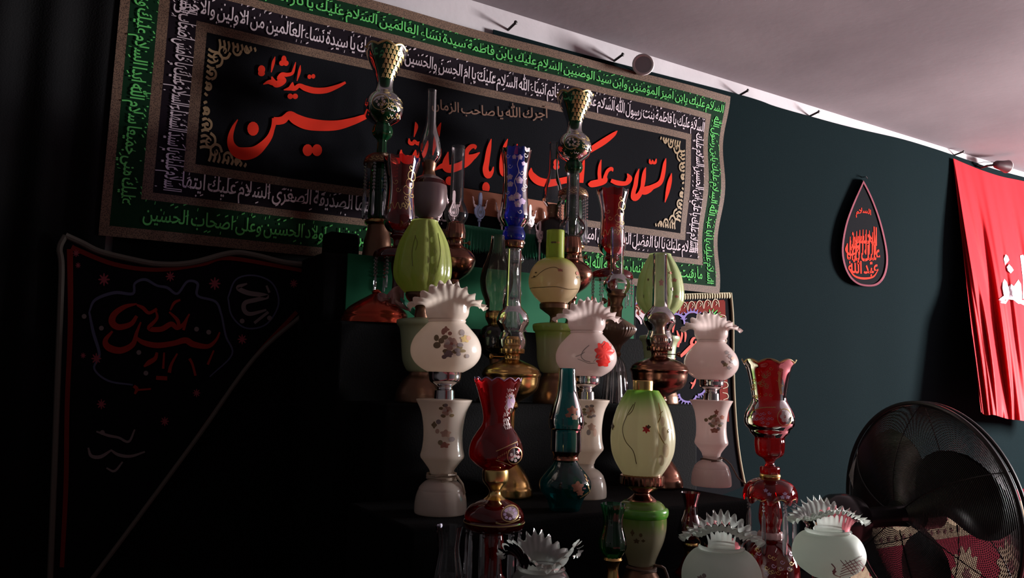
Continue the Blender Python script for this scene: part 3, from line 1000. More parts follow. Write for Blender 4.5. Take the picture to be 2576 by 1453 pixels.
V1 = rose(8, 1035, 0.75) + [('b', -22, 1070, 7, 9, 2, 4, .3), ('b', -12, 1062, 6, 6, 3), ('b', 6, 1090, 14, 10, 1, 5, .3), ('b', 4, 1118, 14, 8, 0, 5, .35), ('b', -6, 1112, 6, 6, 2), ('b', 22, 1104, 7, 6, 3), ('b', -14, 1085, 5, 6, 1)]
milk_lamp(1122, 880, YB1, 'floral milk glass lamp at the left end of the second step, rose bouquet facing front', M['milk'], M['milk'], P1, V1, 0.0)
s2 = 1.12
P2 = [('b', 52, 871, 30, 34, 5, 9, .25), ('b', 48, 900, 22, 14, 5, 5, .3), ('b', 58, 852, 14, 12, 5, 3, .4), ('s', [(8, 852), (-8, 868), (-14, 885), (-4, 896), (12, 900)], 2.2, 3), ('s', [(-30, 886), (-16, 880), (-4, 872)], 1.8, 3), ('s', [(-24, 892), (-8, 898), (8, 904), (26, 902)], 1.6, 3), ('s', [(20, 900), (28, 890), (36, 880)], 1.6, 3)]
V2 = rose(14, 1040, 0.8) + [('b', -4, 1075, 9, 7, 2, 4, .3), ('b', 18, 1085, 12, 12, 1, 5, .3), ('b', 10, 1100, 6, 8, 3), ('b', 28, 1100, 5, 12, 1)]
milk_lamp(1475, 870, YB2, 'pinkish milk glass lamp with a big red leaf painted on its shade', M['milk_pink'], M['milk'], P2, V2, 0.1)
P3 = [('b', 50, 850, 9, 8, 3, 5, .4), ('b', 60, 862, 8, 8, 3, 4, .4), ('b', 66, 880, 8, 7, 3, 5, .4), ('b', 44, 890, 10, 8, 2, 5, .4), ('b', 56, 900, 9, 7, 3, 4, .4), ('b', 68, 868, 6, 6, 1), ('b', 36, 882, 6, 5, 3)]
V3 = rose(14, 1075, 0.9, 1) + [('b', 16, 1046, 8, 10, 0, 5, .4), ('b', 10, 1105, 14, 9, 0, 5, .3), ('b', -16, 1072, 6, 6, 2), ('b', 34, 1062, 8, 8, 0, 5, .3), ('b', 22, 1100, 6, 6, 3)]
T3 = milk_lamp(1789, 890, YB3, 'floral milk glass lamp at the right end of the second step', M['milk_pink'], M['milk_pink'], P3, V3, -.1)
for nm, suffix in (('table_lamp', 0), ('table_lamp.002', 1)):
    e = bpy.data.objects.get(nm)
    h = Turned.__new__(Turned)
    h.e, h.u, h.y0 = e, U_B, 1288
    h.X, h.Y, h.zb = e.location.x, e.location.y, ZB
    h.phi = math.atan2(-h.Y, -h.X)
    if suffix == 0:
        coil(h, 1207, 36, M['cord'], 2.5, 0.0032, [(38, 1196), (58, 1235), (30, 1262), (-5, 1272)])
    else:
        coil(h, 1207, 34, M['cord_brown'], 1.4, 0.0026, [(36, 1195), (62, 1215), (84, 1255), (110, 1276)])

# --- melon-shaped shades on green vases, third step
G_MEL = 'green shaded lamps on the third step'
U_C = None
MELON = [(553, 34), (560, 36), (575, 45), (590, 53), (615, 64), (645, 71), (675, 74.5), (698, 73), (714, 66), (727, 55), (738, 44)]
def melon_lamp(px, py, Y, label, shade_m, vase_m, items, ph, nl=9):
    global U_C
    T = Turned('table_lamp', label, 'lamp', px, py, Y, ZCS, G_MEL, unit=U_C, y0=1012)
    U_C = T.u
    md = lobes(nl, 0.085, ph)
    s = T.lathe('glass_shade', MELON, shade_m, seg=144, mod=md, caps=False)
    if items:
        T.blobs('painted_vines', dense(MELON), items, [M['vine'], M['redpaint'], M['rose'], M['lime']], s, off=0.0016, mod=md)
    T.lathe('burner', [(736, 40), (744, 42, 'c'), (756, 36), (768, 22), (780, 15), (800, 17)], M['bronze'])
    T.lathe('vase_body', [(800, 18, 'c'), (806, 56), (810, 61), (818, 60), (828, 53), (850, 49), (880, 46), (910, 42), (930, 33), (936, 26)], vase_m)
    T.lathe('foot', [(934, 24), (944, 26), (956, 38), (975, 50), (985, 54, 'c'), (992, 56), (1008, 57), (1012, 55)], M['bronze'])
    return T
leafs = [('s', [(-22, 600), (-30, 640), (-26, 680)], 1.6, 0), ('s', [(-20, 640), (-16, 620), (-24, 600)], 1.4, 0), ('b', 28, 640, 5, 8, 3, 4, .3), ('b', 24, 662, 6, 10, 3), ('b', 30, 686, 5, 9, 3), ('b', 20, 610, 4, 8, 3), ('s', [(36, 590), (44, 640), (40, 690)], 2.0, 3)]
melon_lamp(1065, 650, 1.98, 'plain lime green ribbed lamp shade above the left milk glass lamp', M['lime'], M['celadon'], leafs, 0.25)
spots = [('b', 34, 618, 6, 5, 2, 5, .4), ('b', 44, 640, 7, 7, 2, 5, .4), ('b', 40, 668, 4, 5, 2), ('b', 50, 690, 5, 4, 2), ('b', -34, 640, 3, 4, 0), ('b', -50, 690, 3, 5, 0), ('b', 4, 650, 8, 12, 2, 5, .4), ('s', [(20, 600), (14, 640), (24, 690)], 1.8, 0), ('s', [(24, 640), (30, 622), (22, 606)], 1.6, 0)]
melon_lamp(1660, 720, 1.99, 'pale green ribbed lamp shade dotted with red flowers behind a tall clear chimney', M['pale_green'], M['celadon'], spots, -0.1)
# round globe lamp between them
T = Turned('table_lamp', 'cream ball shaped lamp with a lime green neck in the middle of the third step', 'lamp', 1395, 705, 1.98, ZCS, G_MEL)
nk = T.lathe('shade_neck', [(582, 22.5), (585, 23), (646, 23.5), (651, 27)], gradmat('lime_neck', 0, (0.29, 0.36, 0.055, 1), 1, (0.29, 0.36, 0.055, 1)), caps=False)
gl = [(650, 26), (654, 36), (663, 48), (680, 60), (705, 66), (728, 62), (748, 49), (758, 38), (766, 30)]
gm = gradmat('lime_to_cream_glass', T.z(682), (0.62, 0.48, 0.30, 1), T.z(650), (0.40, 0.50, 0.08, 1))
g = T.lathe('glass_shade', gl, gm)
T.blobs('painted_vines', dense(gl), [('s', [(-58, 704), (-46, 702), (-34, 692), (-20, 684), (-2, 680), (10, 684), (20, 690)], 1.6, 0), ('b', 13, 687, 7, 4, 2, 5, .3), ('b', -50, 702, 3, 2.5, 0), ('b', -46, 692, 3, 2, 0), ('s', [(-62, 728), (-30, 729), (5, 728), (35, 732), (58, 728)], 1.5, 0), ('b', 56, 690, 4, 5, 2), ('b', 58, 700, 3, 3, 0)], [M['vine'], M['redpaint'], M['rose']], g)
T.blobs('maker_label', [(582, 23), (650, 23)], [('b', -7, 613, 4, 2.5, 0), ('b', -1, 613, 3.5, 2.5, 0), ('b', 7, 613, 4.5, 2.5, 1)], [M['vine'], M['ochre']], nk)
T.lathe('burner', [(762, 34), (766, 37, 'c'), (776, 36, 'c'), (786, 22), (796, 10), (812, 11)], M['bronze'])
vm = gradmat('cream_green_vase', T.z(860), (0.40, 0.40, 0.25, 1), T.z(842), (0.30, 0.40, 0.10, 1))
T.lathe('vase_body', [(810, 14, 'c'), (814, 44), (818, 53), (832, 51), (838, 46), (870, 42), (905, 40), (930, 33), (938, 24)], vm)
T.lathe('foot', [(936, 22), (946, 25), (960, 36), (985, 46, 'c'), (1004, 49), (T.ybase(), 48)], M['bronze'])

# --- oil lamps with clear chimneys
def knob(T, y, dx, r, mat, parent=None):
    a = T.phi+PI/2
    mb = MB()
    x0, x1 = 0.2*dx*T.u, dx*T.u
    d = Vector((math.cos(a), math.sin(a), 0))
    z = Vector((0, 0, T.z(y)))
    mb.tube([d*x0+z, d*x1+z], 0.0016, 8)
    s = 1 if dx > 0 else -1
    rr = r*T.u
    mb.tube([d*x1+z, d*(x1+s*rr*.5)+z, d*(x1+s*rr*1.0)+z, d*(x1+s*rr*1.4)+z], [rr*.4, rr*.75, rr, rr*.9], 14)
    return mb.build('wick_knob', mat, parent or T.e)
def scaled(prof, k, y0, y1, kr=None):
    kr = kr or k
    return [(y1+(p[0]-y0)*k, p[1]*kr)+tuple(p[2:]) for p in prof]
G_OIL = 'oil lamps with clear glass chimneys'
def oil_lamp(px, py, Y, zb, label, k, ytop, metal, font_m, kr=None, knobdx=-46):
    T = Turned('oil_lamp', label, 'lamp', px, py, Y, zb, G_OIL)
    q = lambda pr: scaled(pr, k, 628, ytop, kr)
    c = T.lathe('glass_chimney', q([(628, 18.5), (632, 18), (700, 18.6), (762, 20), (774, 24), (786, 35), (800, 41), (812, 41), (824, 34), (834, 29), (842, 31), (856, 35), (872, 33), (884, 28)]), M['clear'], caps=False)
    T.lathe('burner', q([(846, 17), (852, 21, 'c'), (866, 22), (872, 30, 'c'), (880, 32), (888, 31, 'c'), (890, 22), (900, 20), (906, 22)]), metal, seg=48, mod=flutes(24, .02))
    T.lathe('oil_font', q([(904, 22), (909, 34), (918, 55), (928, 69), (936, 73, 'c'), (940, 75.5), (945, 74, 'c'), (950, 72), (970, 69), (986, 60), (998, 44), (1008, 26), (1014, 16)]), font_m, seg=64)
    yb = T.ybase()
    f = lambda pr: [((ytop+(1014-628)*k)+(p[0]-1014)/(1240-1014)*(yb-(ytop+(1014-628)*k)), p[1]*(kr or k))+tuple(p[2:]) for p in pr]
    T.lathe('stem', f([(1012, 17), (1022, 20), (1032, 13), (1060, 11), (1100, 12), (1125, 18), (1135, 13), (1150, 15)]), metal)
    T.lathe('foot', f([(1148, 16), (1160, 24), (1178, 38), (1196, 50), (1212, 56, 'c'), (1220, 60), (1236, 62), (1240, 60)]), metal, seg=64)
    knob(T, ytop+(897-628)*k, knobdx*k, 7.5*k, metal)
    return T
oil_lamp(1290, 800, 1.855, ZB, 'shiny brass oil lamp with a tall clear chimney beside the left milk glass lamp', 1.0, 628, M['brass'], M['brass'])
oil_lamp(1659, 830, 1.845, ZB, 'reddish copper oil lamp with a clear chimney in front of the red dotted green shade', 0.93, 640, M['copper'], M['copper'], 0.98, 46)
def copper_lamp(px, py, label, prof_ch, yb0, rk=1.0):
    T = Turned('oil_lamp', label, 'lamp', px, py, 2.22, ZD, G_OIL)
    T.lathe('glass_chimney', prof_ch, M['clear'], caps=False)
    y = yb0
    T.lathe('burner', [(y, 14), (y+3, 20, 'c'), (y+16, 23), (y+30, 25), (y+42, 24, 'c'), (y+46, 20), (y+56, 18), (y+62, 20)], M['copper'], mod=flutes(20, .025))
    T.lathe('oil_font', [(y+60, 19), (y+66, 30), (y+76, 43*rk), (y+88, 51*rk), (y+94, 53*rk, 'c'), (y+99, 53*rk), (y+112, 49*rk), (y+128, 38), (y+140, 22), (y+146, 13)], M['copper'], seg=64)
    yb = T.ybase()
    T.lathe('foot', [(y+144, 13), (y+156, 15), (y+166, 11), (max(y+180, yb-40), 13), (yb-24, 26), (yb-8, 40), (yb-4, 43), (yb, 42)], M['copper'], seg=64)
    knob(T, y+52, 30, 6, M['copper'])
    return T
copper_lamp(1147, 560, 'copper oil lamp with a straight clear chimney right of the lime green shade',
            [(368, 17), (440, 17), (500, 17.5), (512, 21), (524, 27), (536, 30), (550, 28), (560, 22), (568, 20)], 558)
copper_lamp(1440, 560, 'copper oil lamp with a straight clear chimney behind the cream ball lamp',
            [(432, 16), (500, 16.5), (543, 17.5), (552, 23), (564, 31), (576, 33), (588, 28), (598, 20), (604, 18)], 594, 1.02)
# pear shaped chimney on a dark glass font
T = Turned('oil_lamp', 'oil lamp with a wide pear shaped clear chimney below the blue glass lamp', 'lamp', 1250, 700, 2.035, ZCS, G_OIL)
T.lathe('glass_chimney', [(592, 17), (606, 17.5), (625, 20), (650, 28), (675, 37), (698, 42), (715, 42), (735, 38), (755, 30), (772, 26), (795, 25)], M['amber'], caps=False)
T.lathe('burner', [(782, 20), (788, 27, 'c'), (800, 26), (812, 20), (818, 18)], M['brass'], mod=flutes(18, .03))
T.lathe('oil_font', [(816, 18), (822, 30), (836, 40), (856, 43), (876, 40), (892, 28), (902, 15)], M['smoke'])
yb = T.ybase()
T.lathe('foot', [(900, 14), (930, 11), (yb-30, 16), (yb-14, 36), (yb-5, 43), (yb, 42)], M['bronze'])
# brown ribbed font with a glass skirt
T = Turned('oil_lamp', 'oil lamp with a brown ribbed font beneath the right red etched lamp', 'lamp', 1551, 760, 2.035, ZCS, G_OIL)
T.lathe('glass_chimney', [(574, 18), (578, 17), (640, 16.5), (686, 17.5), (695, 23), (706, 31), (717, 34), (728, 31), (738, 24), (744, 21)], M['clear'], caps=False)
T.lathe('burner', [(728, 16), (734, 23, 'c'), (744, 24), (750, 18), (764, 14), (772, 17), (780, 14), (800, 13)], M['bronze'])
T.lathe('oil_font', [(798, 13), (804, 22), (812, 36), (820, 47), (826, 50), (832, 49, 'c'), (842, 42), (856, 28), (868, 16), (884, 10)], M['wood'], seg=144, mod=lambda th, t, r, z: (r*(1+0.022*math.cos(36*th)*math.exp(-((t-.5)/.16)**2)), z))
T.lathe('stem', [(882, 9), (890, 13), (898, 9)], M['bronze'])
T.lathe('glass_skirt', [(896, 10), (910, 19), (930, 25), (960, 29), (990, 32), (T.ybase(), 36)], M['crystal'], seg=96, mod=flutes(16, .05))
knob(T, 757, -24, 9, M['bronze'])

# teal oil lamp
T = Turned('oil_lamp', 'small teal glass oil lamp with a matching teal chimney', 'lamp', 1424, 1100, 1.615, ZB, G_OIL)
ch = [(926, 22), (930, 21.5), (970, 24), (995, 28), (1020, 36), (1045, 43), (1062, 45), (1076, 43, 'c'), (1082, 38), (1110, 38), (1134, 38)]
c = T.lathe('glass_chimney', ch, M['teal'], caps=False)
T.blobs('painted_flowers', dense(ch), [('b', 14, 1030, 14, 12, 0, 5, .35), ('b', 20, 1046, 9, 8, 1, 5, .3), ('b', 4, 1042, 8, 6, 0, 5, .3)], [M['rose'], M['rose_light']], c)
T.lathe('burner', [(1128, 28), (1132, 37, 'c'), (1140, 33), (1148, 31), (1155, 34, 'c'), (1158, 30)], M['copper'])
fo = [(1154, 26), (1160, 30), (1170, 36), (1184, 48), (1204, 62), (1220, 65), (1236, 60), (1250, 48), (T.ybase()-4, 38), (T.ybase(), 36)]
c = T.lathe('oil_font', fo, M['teal'], seg=64)
T.blobs('gilt_flowers', dense(fo), [('b', 30, 1215, 16, 14, 1, 5, .35), ('b', 36, 1230, 10, 9, 1, 5, .35)] + [('s', [(46+3*q, 1188+9*q), (52+2.0*q, 1196+9*q)], 2.4, 0) for q in range(6)] + [('s', [(36+4*q, 1245-2*q), (46+2.5*q, 1238-2*q)], 2.2, 0) for q in range(5)], [M['gilt_paint'], M['rose']], c)
mb = MB()
a = T.phi+PI/2
for i, (dx, y) in enumerate(((4, 1158), (0, 1180), (-2, 1200), (2, 1225), (8, 1244), (14, 1252))):
    for s in (-1, 1):
        mb.v.append(Vector(((dx+s*7)*T.u*math.cos(a)+.010*math.cos(T.phi), (dx+s*7)*T.u*math.sin(a)+.010*math.sin(T.phi), T.z(y))))
mb.f = [(2*i, 2*i+1, 2*i+3, 2*i+2) for i in range(5)]
mb.m = [0]*5
for i in range(5):
    mb.f.append(tuple(k+12 for k in mb.f[i][::-1]))
    mb.m.append(0)
mb.v += [v-Vector((.0015*math.cos(T.phi), .0015*math.sin(T.phi), 0)) for v in mb.v]
mb.build('wick', prin('green_wick', (0.05, 0.55, 0.28, 1), 0.6), T.e, recalc=False)

# --- candle lamps (laleh) in coloured glass with hanging drops
def scallop(n, a):
    def f(th, t, r, z):
        e = max(0.0, 1-t*4)
        return (r*(1+.02*e*math.cos(n*th)), z+a*e*(abs(math.cos(n*th/2))-.5))
    return f
G_RUBY = 'red etched glass lamps on the fourth step'
U_R = None
def ruby_lamp(px, py, Y, label, mat):
    global U_R
    T = Turned('candle_lamp', label, 'lamp', px, py, Y, ZD, G_RUBY, unit=U_R, y0=815)
    U_R = T.u
    vz = [(384, 47), (396, 45), (415, 40), (440, 35), (470, 33.5), (500, 36), (530, 39.5), (550, 39), (564, 33), (574, 24), (578, 14)]
    s = T.lathe('glass_shade', vz, mat, seg=96, mod=scallop(10, .006), caps=False)
    d = dense(vz)
    it = []
    for (x, y) in ((22, 452), (16, 470), (26, 432)):
        it += [('s', [(x+9*math.cos(a), y+12*math.sin(a)) for a in [k*PI/5 for k in range(11)]], 1.5, 0)]
    for (x, y, sg) in ((14, 490, 1), (20, 500, -1), (8, 508, 1), (28, 480, -1), (-6, 470, 1), (-12, 450, -1), (24, 412, 1)):
        it += [('s', [(x+sg*7*(1-q/9)*math.cos(q*.8), y+8*(1-q/9)*math.sin(q*.8)) for q in range(9)], 1.4, 0)]
    it += [('s', [(-30+2*q, 512+8*math.sin(q*.9)) for q in range(30)], 1.6, 0)]
    it += [('b', 20, 452, 7, 10, 1), ('b', 12, 470, 6, 7, 1), ('b', -4, 540, 28, 18, 1)]
    T.blobs('etched_scrolls', d, it, [M['gilt_paint'], M['ruby_etched']], s)
    T.lathe('stem', [(575, 16, 'c'), (584, 22), (592, 13), (604, 12), (612, 16)], M['ruby_dark'])
    T.lathe('drip_bowl', [(608, 14), (614, 36), (622, 55), (632, 61), (640, 62, 'c'), (643, 58), (640, 40), (636, 12)], M['ruby_dark'], seg=64, caps=False)
    T.lathe('column', [(634, 13), (660, 16), (690, 11), (730, 13), (752, 19), (764, 13)], M['ruby_dark'])
    T.lathe('foot', [(762, 13), (776, 20), (790, 30), (806, 33), (815, 33)], M['ruby_dark'])
    prisms(T, 57, 640, 9, 82, M['crystal'], .25, 4.5, 5, 3.4)
    return T
ruby_lamp(1008, 470, 2.30, 'red etched glass candle lamp behind the left of the lime green shade', M['ruby_etched'])
ruby_lamp(1541, 520, 2.22, 'red and gold etched glass candle lamp at the right end of the fourth step', M['ruby'])

G_EM = 'tall green gilded candle lamps on the top step'
U_E = None
def emerald_lamp(px, py, Y, label):
    global U_E
    T = Turned('candle_lamp', label, 'lamp', px, py, Y, ZE, G_EM, unit=U_E, y0=648)
    U_E = T.u
    vz = [(102, 54), (112, 52), (130, 45), (150, 35), (172, 26), (190, 22), (205, 22), (216, 26, 'c'), (226, 38), (244, 48), (262, 51), (280, 45), (292, 32), (300, 20)]
    s = T.lathe('glass_shade', vz, M['emerald'], seg=96, mod=scallop(8, .010), caps=False)
    d = dense(vz)
    it = []
    for i in range(5):                                  # lattice on the flared cup
        for j in range(7):
            x, y = -4+10*i+(5 if j % 2 else 0), 112+11*j
            r = T.R(y, d)
            if abs(x) < r*.95:
                it += [('b', x, y, 3.6, 5.2, 0), ('s', [(x-5, y+5), (x, y), (x+5, y+6)], 1.4, 0)]
    for i in range(46):                                 # gilt sprigs on the ball
        r_ = random.Random(i*3+px)
        x, y = r_.uniform(-8, 48), r_.uniform(232, 290)
        it += [('s', [(x-3, y-2), (x, y+2), (x+4, y-1)], 1.7, r_.choice((0, 0, 1)))]
    it += [('s', [(-8+20*math.cos(a), 256+20*math.sin(a)) for a in [k*PI/8 for k in range(17)]], 1.8, 0)]
    it += [('b', -8+9*math.cos(a), 256+9*math.sin(a), 3, 4, 1) for a in [k*PI/3 for k in range(6)]]
    T.blobs('gilt_painting', d, it, [M['gilt_paint'], M['enamel_white']], s)
    T.lathe('gilt_rim', [(100, 54.5), (102, 55.5), (106, 54)], M['gilt_paint'], seg=96, mod=lambda th, t, r, z: (r*1.0, z+.010*(abs(math.cos(4*th))-.5)), caps=False)
    T.lathe('knop', [(297, 16), (304, 22), (318, 25), (330, 21), (340, 12), (352, 11), (368, 12), (376, 12)], M['emerald'], mod=flutes(8, .06))
    T.lathe('drip_pan', [(374, 12), (378, 26), (386, 38), (396, 43), (404, 44, 'c'), (406, 40), (398, 12)], M['bronze'], seg=64)
    T.blobs('gilt_painting', [(378, 26), (386, 38), (396, 43), (404, 44)], [('s', [(-38+4*q, 392+4*math.sin(q*2)) for q in range(20)], 1.6, 0), ('s', [(-40+4*q, 400+2*math.sin(q*2)) for q in range(20)], 1.4, 0)], [M['gilt_paint']])
    T.lathe('column', [(398, 14), (410, 22), (450, 26), (500, 24), (535, 28), (545, 24)], M['emerald'], mod=flutes(10, .05))
    T.lathe('collar', [(543, 26), (548, 34), (555, 34), (560, 28)], M['brass'])
    yb = 648
    T.lathe('foot', [(556, 26), (575, 28), (600, 34), (625, 36), (640, 38), (648, 37)], M['bronze'])
    prisms(T, 40, 405, 9, 140, M['crystal'], .3, 4.2, 8, 5)
    return T
emerald_lamp(966, 250, 2.46, 'tall green gilded candle lamp at the left end, in front of the red writing')
emerald_lamp(1445, 330, 2.435, 'tall green gilded candle lamp right of the blue glass lamp')

# blue vase lamp
T = Turned('candle_lamp', 'cobalt blue glass lamp painted with pale flowers in the centre', 'lamp', 1296, 470, 2.22, ZD)
vz = [(378, 39), (388, 38), (405, 35), (430, 32), (460, 31), (490, 32), (515, 35), (538, 38), (552, 37), (562, 32), (572, 25)]
s = T.lathe('glass_shade', vz, M['cobalt'], seg=96, mod=scallop(12, .004), caps=False)
it = [('s', [(12, 398), (4, 420), (8, 440), (-2, 462), (4, 484), (-2, 505), (6, 525)], 1.8, 0)]
for x, y, r in ((-14, 452, 8), (-12, 470, 8), (10, 460, 10), (-8, 505, 9), (6, 500, 10), (8, 520, 10), (18, 512, 9), (-4, 404, 6), (10, 404, 7), (20, 418, 6)):
    it += [('b', x, y, r, r*.95, 1, 5, .22), ('b', x, y, r*.3, r*.3, 0)]
for x, y, sg in ((-14, 425, 1), (16, 440, -1), (20, 480, 1), (-18, 490, -1), (22, 450, 1), (-20, 400, 1), (14, 538, -1), (24, 396, 1), (26, 470, -1)):
    it += [('s', [(x+sg*6*(1-q/8)*math.cos(q*.9), y+7*(1-q/8)*math.sin(q*.9)) for q in range(8)], 1.3, 0)]
T.blobs('painted_flowers', dense(vz), it, [M['enamel_white'], M['enamel_lilac']], s)
T.lathe('collar', [(570, 25), (576, 24, 'c'), (584, 28), (594, 29), (602, 27), (606, 23)], M['cobalt'])
rg = T.lathe('neck_ring', [(605, 23), (608, 26), (622, 25), (627, 21)], M['copper'])
mb = MB()
c = T.on(19, 612, [(600, 25), (627, 25)], .003)
mb.tube([c+Vector((0.008*math.cos(k*PI/8)*-math.sin(T.phi), 0.008*math.cos(k*PI/8)*math.cos(T.phi), 0.008*math.sin(k*PI/8))) for k in range(16)], 0.0022, 6, closed=True)
mb.build('ring_handle', M['chrome'], T.e)
T.lathe('crystal_stem', [(626, 21), (634, 18), (646, 25), (656, 26), (666, 17), (690, 14), (712, 15), (730, 22), (742, 23), (756, 14), (775, 16)], M['crystal'], mod=flutes(10, .06))
yb = T.ybase()
T.lathe('foot', [(773, 16), (yb-24, 24), (yb-8, 38), (yb, 40)], M['crystal'], seg=60, mod=flutes(10, .04))

# small-bulbed chimneys on the top step
G_TOP = 'thin-chimneyed oil lamps on the top step'
def top_lamp(px, py, Y, ytop, label, font_m, k):
    T = Turned('oil_lamp', label, 'lamp', px, py, Y, ZE, G_TOP)
    q = lambda pr: scaled(pr, k, 228, ytop)
    T.lathe('glass_chimney', q([(228, 13), (232, 12), (290, 13), (312, 14), (330, 18), (350, 25), (370, 29), (386, 30), (398, 27), (410, 18), (416, 15)]), M['clear'], caps=False)
    T.lathe('burner', q([(404, 14), (408, 18, 'c'), (420, 17), (432, 15), (444, 19)]), M['bronze'])
    f = T.lathe('oil_font', q([(442, 18), (448, 30), (456, 41), (470, 47), (490, 48), (515, 46), (535, 36), (548, 20)]), font_m)
    if font_m is M['dusky']:
        T.lathe('ruby_band', q([(456, 41.6), (461, 44.6), (467, 47.2)]), M['ruby_dark'], caps=False, parent=f)
    yb = T.ybase()
    T.lathe('foot', [(ytop+318*k, 18), (ytop+340*k, 13), (yb-20, 18), (yb-6, 32*k), (yb, 33*k)], M['bronze'])
top_lamp(1083, 330, 2.51, 228, 'oil lamp with a thin chimney and pale banded font above the lime green shade', M['dusky'], 1.0)
top_lamp(1392, 430, 2.498, 360, 'oil lamp with a thin chimney and dark font left of the right green candle lamp', M['black_metal'], 0.88)

# --- front row
def scroll(x, y, s, sg, w, m):
    return ('s', [(x+sg*s*(1-q/9)*math.cos(q*.85), y+s*(1-q/9)*math.sin(q*.85)) for q in range(9)], w, m)
T = Turned('candle_lamp', 'ruby red glass candle lamp with gilt medallions at the left of the front row', 'lamp', 1248, 1130, 1.40, ZA)
vz = [(953, 60), (962, 59), (980, 53), (1005, 45), (1030, 38), (1052, 35), (1068, 38), (1086, 50), (1104, 61), (1122, 67), (1138, 69), (1152, 66), (1164, 55), (1174, 42), (1180, 32)]
s = T.lathe('glass_shade', vz, M['ruby'], seg=96, mod=scallop(12, .006), caps=False)
it = []
rr = random.Random(4)
for i in range(150):                                    # frosted speckled panel
    y = rr.uniform(975, 1075)
    r = T.R(y, dense(vz))
    x = rr.uniform(.42, .86)*r
    it.append(('s', [(x, y-2.2), (x+1.0, y+2.2)], 1.6, 1))
it += [('b', 33, 1012, 11, 24, 1), ('b', 33, 1012, 9, 21, 2), ('b', 33, 1030, 6, 7, 0), ('b', 31, 998, 4, 3, 0), ('b', 37, 999, 2, 4, 0)]
it += [('s', [(46+18*math.cos(a), 1140+21*math.sin(a)) for a in [k*PI/8 for k in range(17)]], 2.0, 3), ('b', 46, 1140, 16, 19, 0)]
it += [('b', 46+9*math.cos(a), 1140+12*math.sin(a), 3.6, 4.4, 1) for a in [k*PI/3+.3 for k in range(6)]] + [('b', 46, 1140, 3.4, 4.2, 1)]
it += [('s', [(0, 1128), (18, 1120), (36, 1112), (52, 1106)], 2.0, 3), ('s', [(0, 1150), (20, 1156), (38, 1166)], 2.0, 3)]
it += [('s', [(4+5*q, 1146-3*q), (6+5*q, 1140-3*q)], 1.5, 3) for q in range(6)]
T.blobs('gilt_painting', dense(vz), it, [M['ruby_dark'], M['enamel_white'], M['enamel_lilac'], M['gilt_paint']], s)
T.lathe('gilt_rim', [(951.5, 60), (953, 61), (955, 60)], M['enamel_lilac'], seg=96, mod=lambda th, t, r, z: (r, z+.006*(abs(math.cos(6*th))-.5)), caps=False)
T.lathe('neck', [(1178, 31), (1186, 33), (1206, 32), (1214, 28), (1226, 18), (1236, 14), (1246, 18), (1256, 30)], M['gold'])
dm = [(1254, 28), (1262, 46), (1272, 62), (1284, 72), (1296, 76), (1306, 74)]
d = T.lathe('dome', dm, M['ruby'], seg=96, mod=lambda th, t, r, z: (r*(1+.02*t*math.cos(6*th)), z), caps=False)
T.blobs('gilt_painting', dense(dm), [('s', [(38+21*math.cos(a), 1281+17*math.sin(a)) for a in [k*PI/8 for k in range(17)]], 2.2, 1), ('b', 38, 1281, 19, 15, 0)] + [('b', 38+13*math.cos(a), 1281+10*math.sin(a), 3.8, 3.4, 2) for a in [k*PI/4 for k in range(8)]] + [('s', [(4, 1300), (24, 1304), (46, 1300), (62, 1296)], 3, 1)], [M['ruby_dark'], M['gilt_paint'], M['enamel_lilac']], d)
T.lathe('drip_bowl', [(1300, 60, 'c'), (1306, 76), (1318, 75), (1328, 68), (1338, 44), (1344, 24)], M['ruby_dark'], seg=96)
T.lathe('gilt_edge', [(1306, 75), (1310, 77.5), (1314, 75.5)], M['gilt_paint'], seg=96, caps=False)
T.lathe('column', [(1342, 22), (1370, 26), (1400, 20), (1440, 24), (1452, 32)], M['ruby_dark'])
yb = T.ybase()
T.lathe('foot', [(1450, 30), (1480, 46), (yb-10, 62), (yb, 62)], M['ruby_dark'], seg=64)
prisms(T, 68, 1322, 11, 150, M['crystal'], .2, 4.5, 2, 5.5)

T = Turned('candle_lamp', 'tall ruby red candle lamp standing against the bare dark wall', 'lamp', 1936, 1100, 1.21, ZA)
vz = [(908, 67), (916, 63), (930, 55), (955, 49), (985, 44), (1002, 42), (1014, 46), (1030, 55), (1046, 61), (1060, 62), (1070, 59), (1080, 50, 'c'), (1088, 47), (1098, 38)]
s = T.lathe('glass_shade', vz, M['ruby'], seg=96, mod=scallop(8, .007), caps=False)
it = [('s', [(36+17*math.cos(a), 1046+21*math.sin(a)) for a in [k*PI/8 for k in range(17)]], 1.8, 0)]
it += [('b', 36+7*math.cos(a), 1044+9*math.sin(a), 4.6, 5.6, 1) for a in [k*PI/3 for k in range(6)]]
for i in range(26):
    q = random.Random(i+40)
    it.append(scroll(q.uniform(-40, 30), q.uniform(925, 1000), 5, q.choice((-1, 1)), 1.3, 0))
for i in range(16):
    q = random.Random(i+80)
    it.append(scroll(q.uniform(-40, 10), q.uniform(1034, 1064), 4.5, q.choice((-1, 1)), 1.3, 2))
it += [('s', [(-40, 1032), (-15, 1024), (15, 1022)], 2, 0), ('s', [(26, 935), (24, 960), (28, 990)], 6, 0)]
T.blobs('gilt_painting', dense(vz), it, [M['gilt_paint'], M['enamel_white'], M['enamel_lilac']], s)
T.lathe('gilt_rim', [(906, 66), (908, 68), (911, 66)], M['gilt_paint'], seg=96, mod=lambda th, t, r, z: (r, z+.007*(abs(math.cos(4*th))-.5)), caps=False)
T.lathe('knop', [(1096, 37), (1104, 35), (1112, 36), (1136, 34), (1146, 28), (1154, 15), (1164, 10), (1172, 14, 'c'), (1174, 23), (1190, 23), (1194, 20)], M['ruby'], mod=flutes(8, .03))
T.lathe('collar', [(1190, 22), (1193, 25), (1199, 25), (1203, 22)], M['gold'])
